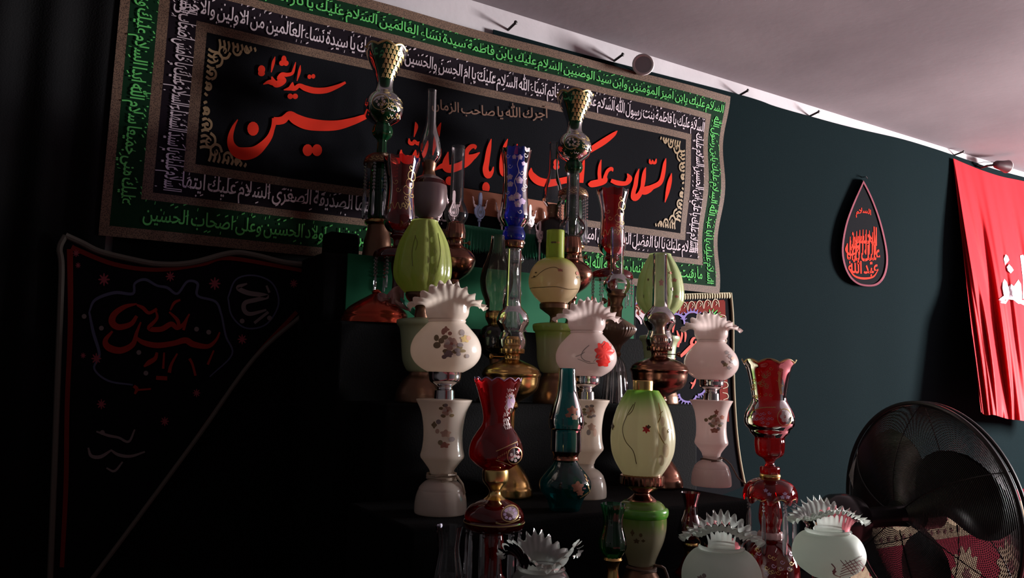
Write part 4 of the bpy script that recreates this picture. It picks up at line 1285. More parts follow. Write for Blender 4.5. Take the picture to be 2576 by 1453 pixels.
dm = [(1200, 22), (1206, 40), (1216, 55), (1230, 63), (1246, 65), (1256, 62)]
d = T.lathe('dome', dm, M['ruby'], seg=96, mod=lambda th, t, r, z: (r*(1+.03*t*math.cos(8*th)), z-.006*t**4*math.cos(8*th)), caps=False)
it = [('s', [(-60+4*q, 1250+3*math.sin(q*.8)) for q in range(31)], 2, 0)]
for x, y in ((-10, 1226), (-2, 1234), (34, 1232), (40, 1240), (28, 1240)):
    it += [('b', x, y, 6, 5, 1, 5, .4)]
T.blobs('gilt_painting', dense(dm), it, [M['gilt_paint'], M['enamel_lilac']], d)
T.lathe('column', [(1200, 12), (1240, 15), (1262, 24), (1300, 29), (1325, 24), (1340, 26), (1356, 30)], M['ruby_dark'])
T.lathe('ribbon', [(1336, 25), (1338, 30), (1350, 31), (1354, 27)], M['bowpaper'], mod=flutes(13, .03))
yb = T.ybase()
ft = [(1352, 28), (1364, 42), (1384, 56), (1410, 66), (1430, 69), (yb-8, 72), (yb, 70)]
f = T.lathe('foot', ft, M['ruby_dark'], seg=64)
T.blobs('gilt_painting', dense(ft), [scroll(random.Random(i+9).uniform(-45, 50), random.Random(i+19).uniform(1375, 1445), 6, 1, 1.5, i % 2) for i in range(22)], [M['gilt_paint'], M['enamel_lilac']], f)
prisms(T, 57, 1256, 7, 130, M['crystal'], .62, 4, 3, 6)

T = Turned('table_lamp', 'cream ribbed lamp with green top and red flower on a green rimmed vase', 'lamp', 1616, 1100, YA, ZA)
T.lathe('chimney_collar', [(956, 24), (960, 25.5), (980, 25), (990, 24)], M['gold'], caps=False)
mp = [(981, 40), (988, 45), (1005, 56), (1030, 68), (1060, 77), (1090, 82), (1115, 82), (1140, 78), (1162, 69), (1180, 58), (1194, 48)]
md = lobes(9, .06, .55)
s = T.lathe('glass_shade', mp, gradmat('green_topped_cream_glass', T.z(1050), (0.70, 0.66, 0.47, 1), T.z(980), (0.13, 0.33, 0.03, 1)), seg=144, mod=md, caps=False)
it = [('s', [(-22, 1015), (-38, 1045), (-48, 1075), (-40, 1105), (-22, 1128), (-14, 1160)], 1.8, 0), ('s', [(-18, 1010), (-24, 1030), (-34, 1042)], 1.6, 0), ('s', [(38, 1010), (44, 1040), (38, 1066), (46, 1095), (60, 1120)], 2.0, 3), ('s', [(40, 1040), (48, 1030)], 1.8, 3),
      ('b', 9, 1074, 10, 10, 1, 6, .45), ('b', 14, 1068, 6, 5, 0, 4, .4), ('b', -72, 1072, 4, 10, 0, 4, .4), ('b', 66, 1078, 5, 6, 2, 5, .4), ('b', 52, 1085, 7, 18, 4), ('b', 56, 1125, 7, 18, 4), ('b', 46, 1150, 6, 14, 4), ('b', 48, 1055, 5, 12, 4)]
T.blobs('painted_vines', dense(mp), it, [M['vine'], M['redpaint'], M['rose'], M['ochre'], M['cream']], s, off=.0016, mod=md)
T.lathe('burner', [(1190, 46), (1195, 54, 'c'), (1216, 54, 'c'), (1222, 48), (1232, 30), (1238, 20), (1244, 22), (1254, 34), (1260, 38)], M['copper'], seg=96, mod=lambda th, t, r, z: (r*(1+.015*math.cos(36*th)*(1 if t < .5 else 0)), z))
vb = [(1257, 34, 'c'), (1260, 46), (1268, 55), (1276, 60, 'c'), (1280, 64), (1288, 65), (1296, 62, 'c'), (1315, 62), (1335, 60), (1360, 54), (1385, 44), (1405, 36), (1418, 33)]
m = gradmat('green_shouldered_cream_glass', T.z(1345), (0.42, 0.38, 0.26, 1), T.z(1300), (0.20, 0.34, 0.07, 1))
v = T.lathe('vase_body', vb, m, seg=64)
T.lathe('green_ring', [(1274, 60), (1278, 65.5), (1288, 66.5), (1296, 64), (1299, 61)], prin('green_ring_paint', (0.10, 0.34, 0.04, 1), .2, coat=.4), seg=64, caps=False, parent=v)
T.blobs('painted_leaves', dense(vb)[10:], [('b', -22, 1330, 5, 9, 0, 4, .4), ('b', -12, 1350, 8, 7, 0, 5, .45), ('b', -2, 1334, 4, 5, 0), ('b', 4, 1348, 5, 4, 0, 4, .3)], [M['vine']], v)
yb = T.ybase()
T.lathe('foot', [(1416, 32), (1430, 34), (1445, 42), (yb-12, 54), (yb, 55)], M['bronze'])
coil(T, 1432, 36, M['cord_brown'], 1.5, .003, [(38, 1415), (56, 1420), (66, 1450), (70, 1475)])

G_CRIMP = 'glass shades with crimped rims in the front row'
def crimp_lamp(px, py, Y, yr, label, rr, rn, gl, glass_m, dec, ph, nb=4, big=.020):
    T = Turned('crimped_lamp', label, 'lamp', px, py, Y, ZA, G_CRIMP)
    T.lathe('ruffled_rim', [(yr+20, rr), (yr+20.5, rr*.96), (yr+22, rr*.86), (yr+29, rr*.74), (yr+41, rn*1.10), (yr+52, rn*1.02), (yr+62, rn)], M['ruffle_glass'], seg=192, mod=ruffle(30, .085, nb, big, ph, 1.3, .10, 2.2), caps=False)
    T.lathe('neck_ring', [(yr+60, rn), (yr+66, rn*1.08), (yr+72, rn*1.02)], M['ruffle_glass'], caps=False)
    s = T.lathe('glass_shade', gl, glass_m, seg=64)
    if dec:
        T.blobs('cut_lattice', dense(gl), dec, [M['greypaint'], M['vine']], s)
    y = gl[-1][0]
    yb = T.ybase()
    T.lathe('lamp_socket', [(y-2, 40), (y+10, 38), (y+18, 24), (y+30, 24)], M['chrome'])
    if yb > y+60:
        T.lathe('foot', [(y+28, 24), (y+38, 20), (yb-30, 30), (yb-8, 52), (yb, 52)], M['bronze'])
    else:
        T.lathe('foot', [(y+28, 24), (yb-3, 50), (yb, 50)], M['bronze'])
    return T
lat = [('s', [(26+10*q, 1388), (44+9*q, 1412), (56+6*q, 1432)], 2.0, 0) for q in range(5)] + [('s', [(74-2*q, 1380+10*q), (50-3*q, 1390+9*q), (30-2*q, 1402+8*q)], 2.0, 0) for q in range(5)] + [('s', [(6, 1398), (14, 1410), (10, 1425), (26, 1436)], 3, 0), ('b', 12, 1418, 5, 8, 0, 4, .4)]
crimp_lamp(2084, 1380, 1.06, 1268, 'frosted bowl lamp shade with clear crimped rim beside the black fan', 86, 52, [(1338, 54), (1346, 68), (1362, 80), (1385, 87), (1405, 85), (1425, 73), (1440, 54), (1448, 42)], M['frost'], lat, .35+PI/2, 2, .020)
crimp_lamp(1815, 1420, 1.15, 1310, 'frosted bowl lamp shade with clear crimped rim left of the tall ruby lamp', 90, 53, [(1380, 56), (1388, 70), (1404, 84), (1428, 95), (1455, 98), (1480, 92), (1500, 76), (1512, 56), (1518, 42)], M['frost'], [('b', -48, 1438, 9, 8, 0, 5, .4), ('b', -40, 1430, 5, 5, 0)], PI/2, 2, .024)
crimp_lamp(1362, 1430, 1.22, 1362, 'clear glass lamp shade with a deeply crimped rim at the bottom centre', 100, 56, [(1432, 58), (1442, 66), (1462, 74), (1490, 76), (1512, 64), (1524, 42)], M['ruffle_glass'], None, .18, 3, .020)

T = Turned('small_lamp', 'small clear green glass lamp left of the green rimmed vase', 'lamp', 1542, 1330, 1.30, ZA)
T.lathe('glass_chimney', [(1266, 31), (1274, 30), (1295, 25), (1318, 24), (1340, 29), (1360, 34), (1378, 33), (1394, 25), (1402, 20)], M['bottle'], seg=64, mod=flutes(12, .03), caps=False)
T.lathe('neck', [(1398, 20), (1406, 24, 'c'), (1414, 18), (1430, 14), (1450, 16), (1470, 20)], M['gold'])
T.lathe('foot', [(1468, 20), (1490, 36), (T.ybase()-6, 44), (T.ybase(), 44)], M['bottle'])
T = Turned('small_lamp', 'small red glass lamp in the shade below the right milk glass lamp', 'lamp', 1737, 1300, 1.47, ZA)
T.lathe('glass_chimney', [(1238, 24), (1248, 21), (1268, 16), (1290, 18), (1312, 27), (1334, 32), (1352, 27), (1364, 18)], M['ruby_dark'], seg=64, caps=False)
T.lathe('neck', [(1362, 18), (1370, 20), (1384, 14), (1400, 16)], M['gold'])
T.lathe('foot', [(1398, 16), (1430, 30), (T.ybase()-8, 38), (T.ybase(), 38)], M['ruby_dark'])
T = Turned('glass_vase', 'dim clear glass vase in the dark under the left milk glass lamp', 'vase', 1128, 1400, 1.46, ZA)
T.lathe('bowl', [(1322, 34), (1340, 30), (1380, 26), (1420, 32), (1450, 36), (1475, 26)], M['clear'], seg=64, mod=flutes(12, .05), caps=False)
T.lathe('foot', [(1473, 26), (1490, 18), (T.ybase()-5, 36), (T.ybase(), 36)], M['clear'])

# --- red copper dome with a ribbon bow
T = Turned('copper_dome', 'red copper domed lid with a pink ribbon bow at the far left of the lamps', 'lid', 945, 790, 2.175, ZD)
T.lathe('dome', [(728, 6), (734, 12), (738, 10, 'c'), (744, 20), (758, 44), (772, 64), (786, 77), (795, 80, 'c'), (802, 84), (T.ybase()-2, 86), (T.ybase(), 85)], M['copper_red'], seg=64)
a = T.phi+PI/2
def rp(dx, y, o=.02):
    return Vector((dx*T.u*math.cos(a)+o*math.cos(T.phi), dx*T.u*math.sin(a)+o*math.sin(T.phi), T.z(y)))
def ribbon(name, pts, mat, wid=.012):
    mb = MB()
    c = crom(pts, 4)
    for i, p in enumerate(c):
        b = rp(p[0], p[1], .045+.01*math.sin(i*.7))
        w = wid*(.35+.65*min(1, i/5))
        mb.v += [b+Vector((0, 0, w)), b-Vector((0, 0, w)), b+Vector((.002, -.003, w)), b+Vector((.002, -.003, -w))]
    for i in range(len(c)-1):
        q = 4*i
        mb.f += [(q, q+1, q+5, q+4), (q+2, q+6, q+7, q+3), (q, q+4, q+6, q+2), (q+1, q+3, q+7, q+5)]
        mb.m += [0]*4
    return mb.build(name, mat, T.e)
ribbon('ribbon_bow', [(25, 748), (40, 738), (58, 732), (64, 742), (56, 752), (36, 752)], M['bowpaper'], .016)
ribbon('ribbon_bow', [(28, 750), (10, 746), (2, 752), (12, 760), (28, 756)], M['bowpaper'], .010)
ribbon('ribbon_tail', [(34, 752), (52, 764), (72, 774), (82, 778)], M['bowpaper'], .006)
ribbon('ribbon_tail', [(58, 752), (74, 768), (92, 784), (98, 788)], M['greenribbon'], .009)
# ------------------------------------------------------------------ things on and behind the top step
def extrude(mb, pts, fn, m=0):
    """outline in 2D, fn(x, y, side) gives the front (0) and back (1) points"""
    n = len(pts)
    mb.add([fn(x, y, 0) for x, y in pts]+[fn(x, y, 1) for x, y in pts],
           [tuple(range(n)), tuple(range(2*n-1, n-1, -1))]+[(i, (i+1) % n, n+(i+1) % n, n+i) for i in range(n)], m)
BX0, BX1 = xat(1150, 2.58, 2.0), xat(1424, 2.58, 2.0)
BZ = P(1190, 572, 2.58).z
box = empty('shrine_box', ((BX0+BX1)/2, 2.580, ZE), 'low dark box with a green fringe on the top step behind the lamps', 'box')
mb = MB()
hw = (BX1-BX0)/2
mb.box((-hw, -.010, 0), (hw, .010, BZ-ZE))
mb.build('body', M['black_cloth'], box, smooth=False)
mb = MB()
nfr = 110
top, rows = BZ-ZE, 3
for i in range(nfr*2+1):
    x = -hw+2*hw*i/(nfr*2)
    y = -.015-(.006 if i % 2 else 0)
    L = .095+.008*math.sin(i*1.7)
    mb.v += [Vector((x, -.012, top+.004)), Vector((x, y, top-.012)), Vector((x, y-.003*(i % 3), top-L*(1 if i % 2 else .86)))]
for i in range(nfr*2):
    for k in (0, 1):
        mb.f.append((3*i+k, 3*i+3+k, 3*i+4+k, 3*i+1+k))
        mb.m.append(0)
mb.build('fringe', M['fringe_green'], box, smooth=False, recalc=False)
pn = empty('orange_panel', ((BX0+BX1)/2, 2.602, ZE), 'upright panel with an orange stripe standing behind the green fringed box', 'panel')
z1 = P(1190, 474, 2.58).z-ZE
z0 = P(1190, 535, 2.58).z-ZE
mb = MB()
mb.box((-hw, -.006, 0), (hw, .006, z1+.004))
mb.build('board', M['black_cloth'], pn, smooth=False)
mb = MB()
mb.box((-hw-.001, -.008, z0), (hw+.001, -.0062, z1))
mb.build('orange_stripe', M['orange'], pn, smooth=False)

TUL = [(0, .30), (.10, .33), (.17, .42), (.19, .52), (.16, .61), (.11, .66), (.075, .62), (.045, .70), (.05, .90), (.035, .98), (0, 1.0)]
TUL = TUL+[(-x, y) for x, y in TUL[-2:0:-1]]
ARM = [(.13, .57), (.20, .60), (.235, .68), (.25, .80), (.275, .86), (.24, .84), (.225, .76), (.19, .72), (.205, .68), (.17, .66), (.12, .64)]
def alam(px, ytop, ybot, Y, label, mat, blade=None, zfoot=None):
    p0 = P(px, ybot, Y)
    h = P(px, ytop, Y).z-p0.z
    zf = BZ+.001 if zfoot is None else zfoot
    e = empty('alam_finial', (p0.x, Y, zf), label, 'ornament', 'metal tulip finials behind the lamps')
    dz = p0.z-zf
    a = 0.0+.25
    ca, sa = math.cos(a), math.sin(a)
    fn = lambda x, y, s: Vector((x*h*ca-(.004*s-.002)*-sa*-1, x*h*sa+(.004*s-.002)*-ca*-1, dz+y*h))
    mb = MB()
    extrude(mb, TUL, fn)
    mb.build('tulip_plate', mat, e, smooth=False)
    for sg in (1, -1):
        mb = MB()
        extrude(mb, [(sg*x, y) for x, y in ARM], fn)
        mb.build('dragon_head', M['steel'], e, smooth=False)
    if blade:
        mb = MB()
        extrude(mb, [(.05, .68), (.055, .88), (.03, 1.0), (-.03, 1.0), (-.055, .88), (-.05, .68)], lambda x, y, s: fn(x, y, s)+Vector((.003*math.cos(a-PI/2), .003*math.sin(a-PI/2), 0)))
        mb.build('blade', blade, e, smooth=False)
    ff = lambda x, y: fn(x, y, 0)+Vector((.0045*math.cos(a-PI/2), .0045*math.sin(a-PI/2), 0))
    mb = MB()
    for sg in (1, -1):
        pen(mb, [(sg*.02, .66, .012), (sg*.07, .56, .02), (sg*.11, .47, .022), (sg*.08, .38, .02), (0, .345, .014)], ff, 0, 1, 3)
    pen(mb, [(-.04, .44, .014), (-.02, .53, .016), (.0, .43, .016), (.02, .53, .016), (.04, .44, .014)], ff, 0, 1, 3)
    mb.build('engraved_lines', M['black_metal'], e, smooth=False, recalc=False)
    mb = MB()
    mb.tube([(0, 0, 0), (0, 0, dz+.31*h)], .0035, 8)
    mb.ball((0, 0, dz+.27*h), .008, 8, 6)
    mb.build('stem', mat, e)
    return e
alam(1100, 492, 572, 2.580, 'pink silver tulip finial beside the neck of the pale banded oil lamp', M['steel'])
alam(1139, 478, 575, 2.580, 'pink silver tulip finial behind the straight clear chimney on the left', M['steel'])
alam(1205, 484, 580, 2.580, 'tulip finial with a blue grey blade left of the blue glass lamp', M['steel_blue'], M['steel_blue'])
alam(1262, 500, 588, 2.580, 'pink silver tulip finial half hidden by the left edge of the blue glass lamp', M['steel'])
alam(1332, 514, 596, 2.580, 'pink silver tulip finial half hidden by the right edge of the blue glass lamp', M['steel'])
alam(1381, 524, 606, 2.580, 'tulip finial with a white blade above the lime green lamp neck', M['steel'], M['enamel_white'])
# low pink flower finial beside the blue lamp
e = alam(1357, 556, 625, 2.47, 'small pink finial low between the blue glass lamp and the lime green neck', M['steel'], None, ZE)

# printed cloth hanging down the riser between the fourth and fifth steps
def RP(off):
    return lambda x, y: P(x, y, 2.388-off)
zt, zbm = ZE+.002, ZD+.004
x0, x1 = xat(862, 2.384, 1.7), xat(1592, 2.384, 1.7)
pc = empty('printed_cloth', ((x0+x1)/2, 2.384, zbm), 'orange and green printed cloth hanging down behind the fourth step', 'cloth')
o_ = Vector(pc.location)
mb = MB()
mb.box((x0-o_.x, -.004, 0), (x1-o_.x, .003, zt-zbm))
mb.build('dark_green_ground', M['deep_green'], pc, smooth=False)
def patch(name, pts, mat, off):
    mb = MB()
    poly(mb, [tuple(q[:2]) for q in crom(pts, 3)], RP(off))
    mb.v = [Vector((min(max(v.x, x0), x1), v.y, min(max(v.z, zbm), zt)))-o_ for v in mb.v]
    mb.build(name, mat, pc, smooth=False, recalc=False)
patch('orange_shape', [(858, 690), (880, 668), (925, 664), (962, 690), (985, 740), (985, 830), (858, 830), (858, 690)], M['orange'], .0048)
patch('green_hill', [(862, 740), (890, 715), (925, 712), (960, 735), (985, 790), (985, 850), (862, 850), (862, 740)], M['deep_green'], .0055)
patch('green_hill', [(1070, 770), (1110, 700), (1180, 660), (1260, 665), (1330, 690), (1352, 740), (1352, 860), (1070, 860), (1070, 770)], M['deep_green'], .0055)
patch('bright_green_shape', [(1318, 860), (1325, 760), (1352, 745), (1366, 770), (1400, 800), (1410, 860), (1318, 860)], M['leaf_green'], .0062)
patch('bright_green_shape', [(1430, 860), (1462, 745), (1490, 700), (1520, 690), (1560, 720), (1560, 860), (1430, 860)], M['leaf_green'], .0062)
patch('yellow_green_shape', [(1505, 860), (1512, 770), (1535, 720), (1560, 690), (1592, 680), (1592, 860), (1505, 860)], M['yellow_green'], .0069)
patch('ochre_numeral', [(1499, 742), (1503, 735), (1516, 735), (1516, 775), (1508, 775), (1508, 745), (1499, 742)], M['ochre'], .0078)

# ------------------------------------------------------------------ embroidered pennants low on the wall
def PXW(off):
    return lambda x, y: P(x, y, WALL_Y-off)
def fringe_tube(mb, pts, off, rad, m=0):
    mb.tube([P(q[0], q[1], WALL_Y-off) for q in crom(pts, 5)], rad, 8, m)
def cloth_poly(pts, off, th, mat, name, parent, org):
    mb = MB()
    extrude(mb, pts, lambda x, y, s: P(x, y, WALL_Y-off+th*s))
    return local(mb, org).build(name, mat, parent, smooth=False)
# left pennant
OFFL = 0.075
topL = [(165, 592), (205, 610), (250, 632), (330, 652), (400, 664), (480, 661), (580, 636), (640, 641), (720, 660), (822, 669)]
leftL = [(165, 592), (150, 625), (155, 680), (147, 900), (136, 1200), (126, 1460), (121, 1600)]
diagL = [(768, 786), (640, 900), (500, 1095), (330, 1325), (230, 1458), (121, 1600)]
org = P(400, 900, WALL_Y-OFFL)
pl = empty('embroidered_pennant', org, 'dim triangular black pennant with red script at the lower left', 'pennant', None)
polyL = [tuple(q[:2]) for q in crom(topL, 3)]+[tuple(q[:2]) for q in crom(diagL, 3)]+[tuple(q[:2]) for q in crom(leftL, 3)][::-1][1:-1]
cloth_poly(polyL, OFFL, .003, M['ban_black'], 'cloth', pl, org)
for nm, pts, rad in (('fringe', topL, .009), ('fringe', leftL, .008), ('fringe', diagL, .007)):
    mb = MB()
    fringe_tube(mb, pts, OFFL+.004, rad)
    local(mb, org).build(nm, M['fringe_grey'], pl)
f = lambda x, y: PXW(OFFL+.003)(120+x/1.963, 560+y/1.963)
mb = MB()
pen(mb, [(118, 120, 26), (150, 135, 24), (330, 205, 22), (540, 232, 20), (760, 205, 20), (900, 175, 20), (1280, 240, 18)], f)
pen(mb, [(110, 130, 30), (112, 500, 26), (96, 900, 24), (90, 1300, 24), (70, 1700, 22)], f)
pen(mb, [(1230, 440, 20), (1000, 690, 18), (720, 1080, 16), (420, 1500, 14)], f)
local(mb, org).build('maroon_edging', M['ink_maroon'], pl, smooth=False, recalc=False)
f = lambda x, y: PXW(OFFL+.0042)(120+x/1.963, 560+y/1.963)
mb = MB()
for st in ([(205, 440, 8), (235, 380, 14), (330, 345, 16), (420, 350, 14), (430, 300, 12), (480, 280, 14), (540, 310, 12), (590, 320, 14), (640, 350, 12), (690, 290, 12), (740, 300, 14), (740, 360, 12), (830, 390, 12), (860, 460, 10)],
           [(205, 440, 10), (225, 540, 16), (255, 650, 14), (230, 720, 10), (300, 780, 10), (420, 800, 8)], [(860, 460, 10), (880, 560, 10), (910, 650, 8), (800, 760, 6)],
           [(890, 370, 8), (930, 280, 8), (1020, 260, 8), (1110, 300, 8), (1140, 400, 8), (1080, 500, 8), (980, 520, 8), (910, 460, 8), (890, 370, 8)]):
    pen(mb, st, f)
local(mb, org).build('blue_grey_scallops', M['ink_bluegrey'], pl, smooth=False, recalc=False)
mb = MB()
for st in ([(440, 400, 8), (380, 415, 22), (330, 450, 30), (318, 490, 34), (350, 515, 30), (410, 500, 24), (440, 460, 16)], [(440, 405, 10), (470, 420, 18), (500, 445, 16), (540, 425, 14)],
           [(530, 425, 8), (540, 470, 14), (500, 520, 22), (560, 525, 26), (610, 500, 26), (640, 520, 20), (670, 500, 16), (700, 450, 8)], [(600, 440, 8), (640, 480, 18), (650, 520, 16)], [(690, 470, 8), (670, 530, 14)],
           [(460, 490, 8), (440, 540, 16), (420, 600, 26), (360, 630, 32), (300, 615, 34), (285, 580, 24), (320, 535, 10)],
           [(430, 560, 10), (470, 590, 24), (540, 605, 28), (620, 595, 26), (680, 580, 30), (720, 600, 30), (790, 610, 22), (830, 580, 14), (850, 540, 8)], [(820, 630, 8), (790, 700, 12)],
           [(475, 710, 8), (500, 690, 24), (530, 670, 20), (540, 640, 12)], [(575, 640, 8), (570, 720, 12)], [(640, 645, 8), (610, 700, 14), (600, 740, 18)], [(700, 670, 14), (715, 700, 12), (730, 755, 12)], [(535, 765, 20), (590, 768, 20)],
           [(425, 805, 16), (440, 820, 18), (430, 845, 10)], [(445, 825, 10), (510, 820, 8)], [(605, 432, 8), (625, 395, 14), (655, 380, 10)]):
    pen(mb, st, f)
local(mb, org).build('red_script', M['shaded_red'], pl, smooth=False, recalc=False)
mb = MB()
for st in ([(985, 300, 8), (940, 320, 22), (985, 345, 24), (1050, 355, 22), (1085, 365, 20), (1030, 380, 22), (975, 395, 22), (970, 430, 22), (1000, 450, 20), (1080, 430, 10)], [(1080, 310, 10), (1095, 345, 12)], [(1020, 495, 14), (1090, 440, 14)],
           [(240, 1030, 8), (300, 1050, 14), (350, 1060, 12), (400, 1080, 12), (430, 1020, 8)], [(200, 1110, 8), (215, 1150, 16), (260, 1155, 18), (310, 1125, 10)], [(310, 1120, 8), (350, 1145, 16), (410, 1152, 14), (480, 1130, 8)], [(290, 1210, 8), (330, 1225, 12), (370, 1180, 8)]):
    pen(mb, st, f)
for x, y in ((265, 520), (450, 640), (485, 742), (735, 525), (795, 540), (180, 462), (960, 485), (1095, 470), (270, 1035)):
    dot(mb, x, y, 12, 12, f)
local(mb, org).build('white_script', M['shaded_white'], pl, smooth=False, recalc=False)
mb = MB()
for x, y, r in ((278, 280, 30), (605, 265, 24), (825, 300, 30), (1215, 300, 20), (960, 575, 24), (240, 670, 26), (735, 840, 20), (265, 895, 24), (578, 980, 22), (140, 150, 18), (150, 210, 14), (175, 655, 14)):
    dot(mb, x, y, r, r*1.1, f, 0, lob=8, dep=.6)
local(mb, org).build('red_flowers', M['shaded_pink'], pl, smooth=False, recalc=False)

# right pennant
OFFR = 0.03
org = P(1760, 950, WALL_Y-OFFR)
pr = empty('embroidered_pennant', org, 'black pennant with salmon script and maroon gold border behind the right milk glass lamp', 'pennant', None)
rightR = [(1838, 736), (1843, 800), (1844, 900), (1847, 1000), (1853, 1090), (1862, 1160), (1874, 1222)]
polyR = [(1560, 752), (1700, 744)]+[tuple(q[:2]) for q in crom(rightR, 3)]+[(1800, 1250), (1560, 1270)]
cloth_poly(polyR, OFFR, .003, M['ban_black'], 'cloth', pr, org)
mb = MB()
N = 90
for i in range(N+1):
    u = i/N
    x, y = 1560+278*u, 752-14*u-3*math.sin(PI*u)
    w = .004*(i % 2)
    mb.v += [P(x, y-3, WALL_Y-OFFR-.006), P(x, y+4, WALL_Y-OFFR-.010-w), P(x, y+(13 if i % 2 else 9), WALL_Y-OFFR-.007-w)]
for i in range(N):
    for k in (0, 1):
        mb.f.append((3*i+k, 3*i+1+k, 3*i+4+k, 3*i+3+k))
        mb.m.append(0)
local(mb, org).build('top_fringe', M['fringe'], pr, smooth=False, recalc=False)
mb = MB()
fringe_tube(mb, rightR, OFFR+.004, .0065)
local(mb, org).build('side_fringe', M['fringe'], pr)
f = PXW(OFFR+.0015)
mb = MB()
for a, b in (([(1562, 766), (1700, 760), (1822, 754)], [(1562, 800), (1700, 790), (1822, 782)]), ([(1805, 780), (1808, 900), (1812, 1060)], [(1824, 756), (1828, 900), (1834, 1060)])):
    mb.add(mb.lift(mb.lift([f(*q) for q in a+b])), [(0, 1, 4, 3), (1, 2, 5, 4)])
local(mb, org).build('maroon_border', M['ink_maroon'], pr, smooth=False, recalc=False)
f = PXW(OFFR+.003)
mb = MB()
for k in range(11):
    x, y = 1600+20*k, 784-2*k*.9
    pen(mb, [(x-9, y+8, 1.5), (x-7, y-8, 2.2), (x, y-14, 2.2), (x+7, y-8, 2.2), (x+9, y+6, 1.5)], f, 0, 1, 3)
    pen(mb, [(x, y+2, 1.4), (x+4, y-4, 1.8), (x, y-8, 1.6)], f, 0, 1, 3)
for k in range(9):
    x, y = 1818+k*.8, 800+28*k
    pen(mb, [(x-6, y-9, 1.5), (x+6, y-6, 2.2), (x+8, y+4, 2.0), (x-4, y+9, 1.5)], f, 0, 1, 3)
local(mb, org).build('gold_scrolls', M['ink_gold'], pr, smooth=False, recalc=False)
mb = MB()
for k in range(14):
    a = 2*PI*k/14
    pen(mb, [(1793+5*math.cos(a), 799+5*math.sin(a), 2.2), (1793+13*math.cos(a+.15), 799+13*math.sin(a+.15), 3.2), (1793+24*math.cos(a+.3), 799+23*math.sin(a+.3), 1.2)], f, 0, 1, 3)
local(mb, org).build('green_flower', M['ink_green'], pr, smooth=False, recalc=False)
mb = MB()
dot(mb, 1793, 799, 6, 6.5, PXW(OFFR+.004))
local(mb, org).build('pink_flower_eye', M['ink_pink'], pr, smooth=False, recalc=False)
mb = MB()
def frill(cx, cy, rx, ry, a0, a1, n):
    pen(mb, [(cx+rx*math.cos(a), cy+ry*math.sin(a), 4.5) for a in [a0+(a1-a0)*q/12 for q in range(13)]], f, 0, 1, 3)
    for q in range(n):
        a = a0+(a1-a0)*(q+.5)/n
        pen(mb, [(cx+(rx+1)*math.cos(a), cy+(ry+1)*math.sin(a), 3.2), (cx+(rx+9)*math.cos(a), cy+(ry+9)*math.sin(a), 1.4)], f, 0, 1, 2)
frill(1611, 793, 24, 34, -PI, .2, 18)
frill(1700, 815, 22, 26, -PI, 0, 11)
frill(1742, 806, 22, 22, -PI, .6, 12)
frill(1730, 990, 22, 20, .2, PI, 10)
frill(1756, 974, 18, 18, -.4, 1.6, 8)
local(mb, org).build('violet_frill', M['ink_violet'], pr, smooth=False, recalc=False)
mb = MB()
sc = 3.824
fs = lambda x, y: f(1300+x/sc, 700+y/sc)
for st in ([(1155, 300, 10), (1140, 340, 22), (1165, 370, 24), (1190, 400, 22), (1200, 440, 14)], [(1180, 310, 10), (1200, 340, 24), (1240, 360, 26), (1240, 320, 20), (1215, 290, 10)], [(1180, 350, 16), (1215, 380, 22), (1225, 420, 14)], [(1245, 400, 18), (1258, 410, 16)], [(1262, 380, 12), (1268, 392, 12)]):
    pen(mb, st, fs)
local(mb, org).build('white_script', M['ink_white'], pr, smooth=False, recalc=False)
mb = MB()
for st in ([(1520, 400, 8), (1512, 440, 22), (1500, 520, 14)], [(1585, 480, 8), (1590, 540, 20), (1575, 620, 10)], [(1612, 490, 8), (1624, 540, 20), (1618, 610, 10)], [(1540, 500, 8), (1560, 580, 30), (1550, 660, 20)],
           [(1730, 565, 10), (1695, 580, 24), (1680, 625, 26), (1715, 640, 24), (1725, 600, 16)], [(1690, 640, 34), (1640, 690, 36), (1575, 750, 26)], [(1722, 965, 8), (1705, 1010, 22), (1680, 1060, 10)], [(1690, 1010, 20), (1672, 1000, 8)], [(1520, 760, 30), (1470, 800, 40), (1400, 820, 20)]):
    pen(mb, st, fs)
local(mb, org).build('salmon_script', M['ink_salmon'], pr, smooth=False, recalc=False)

# ------------------------------------------------------------------ drop shaped plaque
DROP = [(2172, 452), (2160, 478), (2145, 512), (2130, 552), (2121, 590), (2117, 625), (2119, 652), (2127, 680), (2140, 702), (2158, 716), (2178, 721), (2200, 720), (2216, 711), (2228, 692), (2234, 664), (2233, 632), (2225, 590), (2213, 546), (2198, 505), (2184, 474)]
dc = (2176, 620)
OFD = 0.045
org = P(2176, 600, WALL_Y-OFD)
dp = empty('drop_plaque', org, 'small drop shaped black plaque with red script and mauve rim on the dark wall', 'plaque')
out_ = [tuple(q[:2]) for q in crom(DROP+[DROP[0]], 3)][:-1]
inn = [(dc[0]+(x-dc[0])*.915, dc[1]+(y-dc[1])*.945) for x, y in out_]
mb = MB()
extrude(mb, out_, lambda x, y, s: P(x, y, WALL_Y-OFD+.025*s))
local(mb, org).build('board', M['ban_black'], dp, smooth=False)
mb = MB()
n = len(out_)
fo = PXW(OFD+.006)
mb.add([PXW(OFD-.004)(*q) for q in out_]+[fo(dc[0]+(x-dc[0])*.985, dc[1]+(y-dc[1])*.985) for x, y in out_]+[fo(*q) for q in inn]+[PXW(OFD+.0005)(dc[0]+(x-dc[0])*.995, dc[1]+(y-dc[1])*.995) for x, y in inn],
       [(k*n+i, k*n+(i+1) % n, (k+1)*n+(i+1) % n, (k+1)*n+i) for k in range(3) for i in range(n)])
local(mb, org).build('rim', M['mauve'], dp)
mb = MB()
fd = PXW(OFD+.002)
def oval(x, y):
    """keep the lettering inside the round medallion"""
    return fd(x, y)
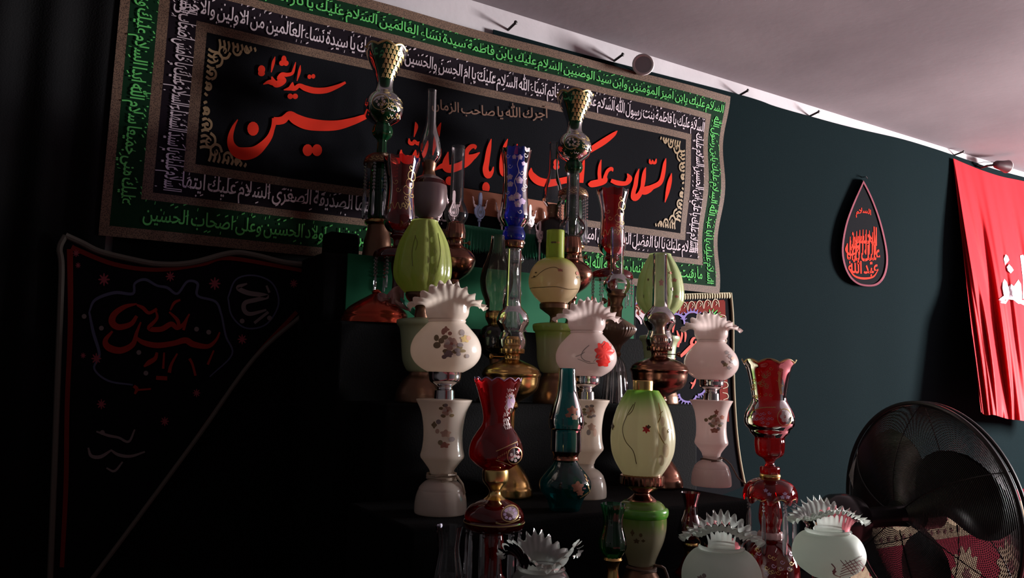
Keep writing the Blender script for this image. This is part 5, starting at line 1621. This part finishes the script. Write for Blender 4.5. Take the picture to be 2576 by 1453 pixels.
for txt, y0, y1, hw in (('السلام', 528, 548, 19), ('الحسين', 572, 632, 34), ('عليك يا ابا', 612, 662, 42), ('عبد الله', 640, 692, 38)):
    def fn(u, w, y0=y0, y1=y1, hw=hw):
        x = 2172+(u-.5)*2*hw
        bow = (1-(2*u-1)**2)
        yy = y1-(y1-y0)*w+(4*bow if y0 > 600 else -6*bow)
        return fd(x+2.5*(yy-620)/80*0, yy)
    put_text(mb, txt, fn, 0, .02)
for k in range(9):
    x = 2138+8*k
    h = 44*math.sqrt(max(0.05, 1-((x-2172)/46)**2))
    pen(mb, [(x+1, 632-h*1.25, 1.2), (x+.5, 632-h*.6, 3.0), (x, 640, 2.2)], fd, 0, 1, 3)
pen(mb, [(2135, 676, 1.5), (2150, 694, 4), (2172, 700, 5), (2196, 696, 4), (2208, 680, 1.5)], fd)
pen(mb, [(2132, 612, 2), (2128, 628, 4), (2138, 640, 5), (2152, 636, 4), (2160, 624, 2)], fd)
local(mb, org).build('red_lettering', M['ink_red'], dp, smooth=False, recalc=False)
mb = MB()
q = P(2174, 448, WALL_Y-.03)-org
mb.tube([q+Vector((0, .028, .01)), q+Vector((0, -.012, .006)), q+Vector((0, -.02, -.006))], .003, 6)
mb.build('hanging_hook', M['chrome'], dp)

# ------------------------------------------------------------------ red satin flag
NU, NV = 90, 80
_fe = {}
def flag_edge(path, t):
    if id(path) not in _fe:
        _fe[id(path)] = crom(path, 10)
    c = _fe[id(path)]
    k = min(len(c)-1.001, t*(len(c)-1))
    i = int(k)
    return c[i]*(1-(k-i))+c[i+1]*(k-i)
FT = [(2398, 398), (2420, 408), (2470, 428), (2520, 444), (2576, 456), (2650, 478)]
FB = [(2468, 1036), (2480, 1044), (2500, 1043), (2535, 1053), (2576, 1058), (2672, 1072)]
def flag_pt(u, v, off=0.0):
    a, b = flag_edge(FT, u), flag_edge(FB, u)
    x, y = a[0]+(b[0]-a[0])*(v**1.05), a[1]+(b[1]-a[1])*v
    g = u-.42*v*(1-.25*v)
    fold = (.020*math.sin(2*PI*g*2.6+.5)+.012*math.sin(2*PI*g*5.3+2*v+1.0)+.006*math.sin(2*PI*g*10.5-3*v))*(.15+.85*min(1, 1.6*v))
    fold += .018*math.exp(-((u-.55*v-.01)/.05)**2)*min(1, 2.2*v)-.015*math.exp(-((u-.55*v-.12)/.05)**2)*min(1, 2.2*v)
    return P(x, y, WALL_Y-.03-.20*v**1.15-fold-off)
org = flag_pt(.5, .5)
fl = empty('satin_flag', org, 'red satin flag with white lettering hanging at the right edge of the picture', 'flag')
mb = MB()
for s in (0, 1):
    mb.v += [flag_pt(i/NU, j/NV, -.0025*s) for j in range(NV+1) for i in range(NU+1)]
b = (NU+1)*(NV+1)
for j in range(NV):
    for i in range(NU):
        q = (j*(NU+1)+i, j*(NU+1)+i+1, (j+1)*(NU+1)+i+1, (j+1)*(NU+1)+i)
        mb.f += [q, tuple(k+b for k in q[::-1])]
        mb.m += [0, 0]
local(mb, org).build('cloth', M['satin'], fl, recalc=False, sharp=180)
mb = MB()
def fpx(x, y):
    """flag point whose outline coordinates pass through a picture point"""
    v = (y-430)/620
    for _ in range(6):
        u = .3
        lo, hi = 0.0, 1.0
        for _ in range(18):
            u = (lo+hi)/2
            a, bb = flag_edge(FT, u), flag_edge(FB, u)
            if a[0]+(bb[0]-a[0])*v**1.05 < x:
                lo = u
            else:
                hi = u
        a, bb = flag_edge(FT, u), flag_edge(FB, u)
        v = (y-a[1])/(bb[1]-a[1])
    return flag_pt(u, v, .004)
ff = lambda x, y: fpx(2460+x/7.27, 600+y/7.27)
def gridpoly(pts, fn, n=5):
    """small filled shape as a fan with inner rings so it follows the folds"""
    cx, cy = sum(p[0] for p in pts)/len(pts), sum(p[1] for p in pts)/len(pts)
    v = [fn(cx, cy)]
    N = len(pts)
    for r in range(1, n+1):
        v += [fn(cx+(x-cx)*r/n, cy+(y-cy)*r/n) for x, y in pts]
    fcs = [(0, 1+i, 1+(i+1) % N) for i in range(N)]
    for r in range(n-1):
        fcs += [(1+r*N+i, 1+(r+1)*N+i, 1+(r+1)*N+(i+1) % N, 1+r*N+(i+1) % N) for i in range(N)]
    mb.add(v, fcs)
for sh in ([(510, 285), (550, 320), (575, 390), (530, 450), (500, 490), (485, 420), (472, 370)], [(570, 465), (620, 520), (655, 575), (600, 635), (545, 580), (525, 520)],
           [(485, 735), (530, 790), (560, 880), (610, 830), (660, 870), (700, 900), (740, 745), (790, 830), (805, 1000), (800, 1190), (740, 1190), (650, 1120), (560, 1110), (510, 1190), (430, 1180), (345, 1140), (400, 1090), (480, 1060), (450, 900), (455, 800)]):
    gridpoly(sh, ff)
for st in ([(800, 300, 60), (850, 500, 110), (880, 800, 110), (860, 1100, 90)], [(1000, 300, 60), (1010, 600, 110), (1000, 900, 110), (900, 1150, 110), (800, 1160, 80)], [(1150, 500, 60), (1250, 800, 110), (1350, 1000, 80)]):
    pen(mb, st, ff)
local(mb, org).build('white_lettering', M['ink_white'], fl, smooth=False, recalc=False)

# ------------------------------------------------------------------ spotlights clipped along the wall top
def spot(px, py, label, aim, L, r):
    o = P(px, py, WALL_Y-.13)
    e = empty('spotlight', o, label, 'spotlight', 'small spotlights along the wall top')
    d = Vector(aim).normalized()
    mb = MB()
    mb.tube([-d*L*.9, -d*L*.75, -d*L*.3, d*L*.05, d*L*.1], [r*.35, r*.62, r*.8, r*1.0, r*1.02], 20)
    mb.build('housing', M['maroon_plastic'], e)
    mb = MB()
    u = d.orthogonal().normalized()
    w = d.cross(u)
    mb.tube([d*L*.11+(u*math.cos(k*PI/12)+w*math.sin(k*PI/12))*r*.92 for k in range(24)], r*.14, 8, closed=True)
    mb.build('front_ring', M['grey_plastic'], e)
    mb = MB()
    mb.tube([d*L*.08, d*L*.125], r*.8, 20)
    mb.build('lens', M['lens'], e)
    mb = MB()
    mb.tube([-d*L*.7, -d*L*.9+Vector((-.03, .03, -.01)), Vector((-.07, .075, -.012))-d*L*.5, Vector((-.08, .128, .02))-d*L*.5], .007, 8)
    mb.tube([Vector((-.10, .12, .02))-d*L*.5, Vector((-.05, .12, .02))-d*L*.5], .014, 8)
    mb.build('bracket', M['black_metal'], e)
    mb = MB()
    mb.tube([-d*L*.85+Vector((0, 0, r*.3)), -d*L*1.2+Vector((-.02, .03, .012)), Vector((-.09, .08, .012))-d*L*.6], .002, 6)
    mb.build('wire', M['nail'], e)
spot(1617, 164, 'round grey rimmed spotlight facing the room above the banner top', (-.55, -.85, -.10), .085, .046)
spot(2530, 418, 'dark conical spotlight above the red satin flag', (.95, -.20, -.03), .11, .040)

# ------------------------------------------------------------------ carpet hung along the foot of the wall
RZ = P(2540, 1232, 2.60).z
x0, x1 = xat(2090, 2.6, .6), XR-.06
rg = empty('wall_carpet', ((x0+x1)/2, 2.6, 0), 'maroon and cream patterned carpet along the wall foot behind the black fan', 'carpet')
org = Vector(rg.location)
rp_ = lambda x, z, off=0.0: Vector((x, 2.585-off-.06*(1-z/RZ), z))
mb = MB()
n = 24
mb.v = []
for s in (0, 1):
    for j in range(n+1):
        z = .01+(RZ-.01)*j/n
        for i in (0, 1):
            mb.v.append(rp_(x0 if i == 0 else x1, z, -.02*s))
for j in range(n):
    mb.f += [(2*j, 2*j+1, 2*j+3, 2*j+2)]
    q = 2*(n+1)
    mb.f += [(q+2*j, q+2*j+2, q+2*j+3, q+2*j+1), (2*j, 2*j+2, q+2*j+2, q+2*j), (2*j+1, q+2*j+1, q+2*j+3, 2*j+3)]
mb.f += [(0, q, q+1, 1), (2*n, 2*n+1, q+2*n+1, q+2*n)]
mb.m = [0]*len(mb.f)
pile = prin('maroon_carpet_pile', (0.10, 0.006, 0.014, 1), .95, bump=(400, .6), spec=.03)
cream = prin('cream_carpet_pile', (0.20, 0.155, 0.10, 1), .95, bump=(400, .6), spec=.1, var=((0.13, 0.09, 0.06, 1), 40))
darkp = prin('dark_carpet_pile', (0.06, 0.02, 0.02, 1), .95, spec=.1)
local(mb, org).build('maroon_ground', pile, rg, smooth=False)
mb = MB()
def strip(za, zb, off=.002, m=0):
    k = len(mb.v)
    N = 60
    for i in range(N+1):
        x = x0+.01+(x1-x0-.02)*i/N
        mb.v += [rp_(x, za, off), rp_(x, zb+.012*abs(math.sin(i*1.1)), off)]
    for i in range(N):
        mb.f.append((k+2*i, k+2*i+2, k+2*i+3, k+2*i+1))
        mb.m.append(m)
strip(RZ-.22, RZ-.075)
mx = x0+.15
k = 0
while mx < x1-.2:
    zc = RZ-.44
    dot(mb, mx, zc, .155, .17, lambda x, z: rp_(x, z, .002), 0, lob=11, dep=.28)
    dot(mb, mx+.24, RZ-.68, .12, .10, lambda x, z: rp_(x, z, .002), 0, lob=9, dep=.35)
    mx += .48
mb.v = [v-org for v in mb.v]
mb.build('cream_motifs', cream, rg, smooth=False, recalc=False)
mb = MB()
i = 0
x = x0+.05
while x < x1-.05:
    for zz in (RZ-.11, RZ-.18):
        dot(mb, x+(.03 if zz < RZ-.15 else 0), zz, .017, .017, lambda a, z: rp_(a, z, .004), 0, lob=5, dep=.55)
    x += .066
mx = x0+.15
while mx < x1-.2:
    dot(mb, mx, RZ-.44, .05, .055, lambda a, z: rp_(a, z, .004), 0, lob=7, dep=.4)
    mx += .48
mb.v = [v-org for v in mb.v]
mb.build('dark_florets', darkp, rg, smooth=False, recalc=False)

# ------------------------------------------------------------------ pedestal fan
FR = .325
FC = P(2332, 1290, 1.39)
fa = math.radians(-15)
AX = Vector((math.cos(fa), math.sin(fa), .04)).normalized()
SI = Vector((-math.sin(fa), math.cos(fa), 0))
UP = AX.cross(SI)
MC = FC-AX*.30
fan = empty('pedestal_fan', (MC.x, MC.y, 0), 'black pedestal fan seen from behind at the lower right', 'fan')
F0 = Vector(fan.location)
def fp(ax, r, a):
    return FC+AX*ax+(SI*math.cos(a)+UP*math.sin(a))*r-F0
def guard(name, dep, sgn):
    mb = MB()
    nr = 74
    for i in range(nr):
        r = .045+(FR-.05)*i/(nr-1)
        ax = sgn*dep*(1-(r/FR)**2.4)
        mb.tube([fp(ax, r, 2*PI*k/64) for k in range(64)], .00105, 4, closed=True)
    for k in range(6):
        a = 2*PI*k/6+.3
        mb.tube([fp(sgn*dep*(1-(q/FR)**2.4)+sgn*.0015, q, a+.25*(q/FR)) for q in [.04+(FR-.04)*j/10 for j in range(11)]], .0018, 5)
    return mb.build(name, M['black_metal'], fan)
guard('rear_guard', .11, -1)
guard('front_guard', .10, 1)
mb = MB()
mb.tube([fp(-.010, FR, 2*PI*k/96) for k in range(96)], .0065, 8, closed=True)
mb.tube([fp(.012, FR, 2*PI*k/96) for k in range(96)], .0060, 8, closed=True)
mb.build('guard_rim', M['black_metal'], fan)
hub = MB()
hub.tube([fp(-.04, 0, 0), fp(.03, 0, 0), fp(.05, 0, 0)], [.045, .045, .02], 20)
hub.build('hub', M['black_plastic'], fan)
for k in range(3):
    mb = MB()
    for s in (0, 1):
        for j in range(9):
            r = .035+(FR-.065)*j/8
            for i in range(7):
                c = (i/6-.5)
                wid = 2.0*(.35+.65*math.sin(PI*min(1, .15+.75*j/8)))*(1-.35*j/8)
                a = 2*PI*k/3+.4+c*wid+.25*j/8
                mb.v.append(fp(-.012+.075*c+.002*s, r*(1-.05*(2*c)**2), a))
    for s in (0, 1):
        for j in range(8):
            for i in range(6):
                q = (s*63+j*7+i, s*63+j*7+i+1, s*63+(j+1)*7+i+1, s*63+(j+1)*7+i)
                mb.f.append(q if s == 0 else q[::-1])
                mb.m.append(0)
    mb.build('blade', M['black_plastic'], fan)
mb = MB()
mb.tube([fp(-.08, 0, 0), fp(-.12, 0, 0), fp(-.245, 0, 0)], [.034, .030, .028], 24)
mb.build('motor_shaft_cover', M['black_plastic'], fan)
mb = MB()
mb.tube([fp(-.235, 0, 0), fp(-.25, 0, 0), fp(-.285, 0, 0), fp(-.33, 0, 0), fp(-.365, 0, 0), fp(-.378, 0, 0)], [.035, .062, .074, .074, .056, .02], 28)
mb.build('motor_housing', M['black_plastic'], fan)
mb = MB()
mb.ball(MC-F0+Vector((0, 0, -.085)), .03, 12, 8)
mb.tube([MC-F0+Vector((0, 0, -.06)), MC-F0+Vector((0, 0, -.12)), Vector((0, 0, .55))], [.022, .017, .016], 14)
mb.build('pole', M['black_metal'], fan)
mb = MB()
mb.tube([Vector((0, 0, .05)), Vector((0, 0, .60))], .021, 14)
mb.tube([Vector((0, 0, 0)), Vector((0, 0, .02)), Vector((0, 0, .045)), Vector((0, 0, .06))], [.21, .20, .06, .03], 32)
mb.build('base', M['black_metal'], fan)
mb = MB()
mb.tube([tuple(q) for q in crom([MC-F0+SI*.0-AX*.07+Vector((0, 0, -.03)), MC-F0-AX*.10+Vector((0, 0, -.16)), Vector((.06, -.03, .65)), Vector((.10, -.06, .25)), Vector((.22, -.10, .012)), Vector((.6, -.25, .008))], 5)], .004, 6)
mb.build('power_cord', M['black_plastic'], fan)
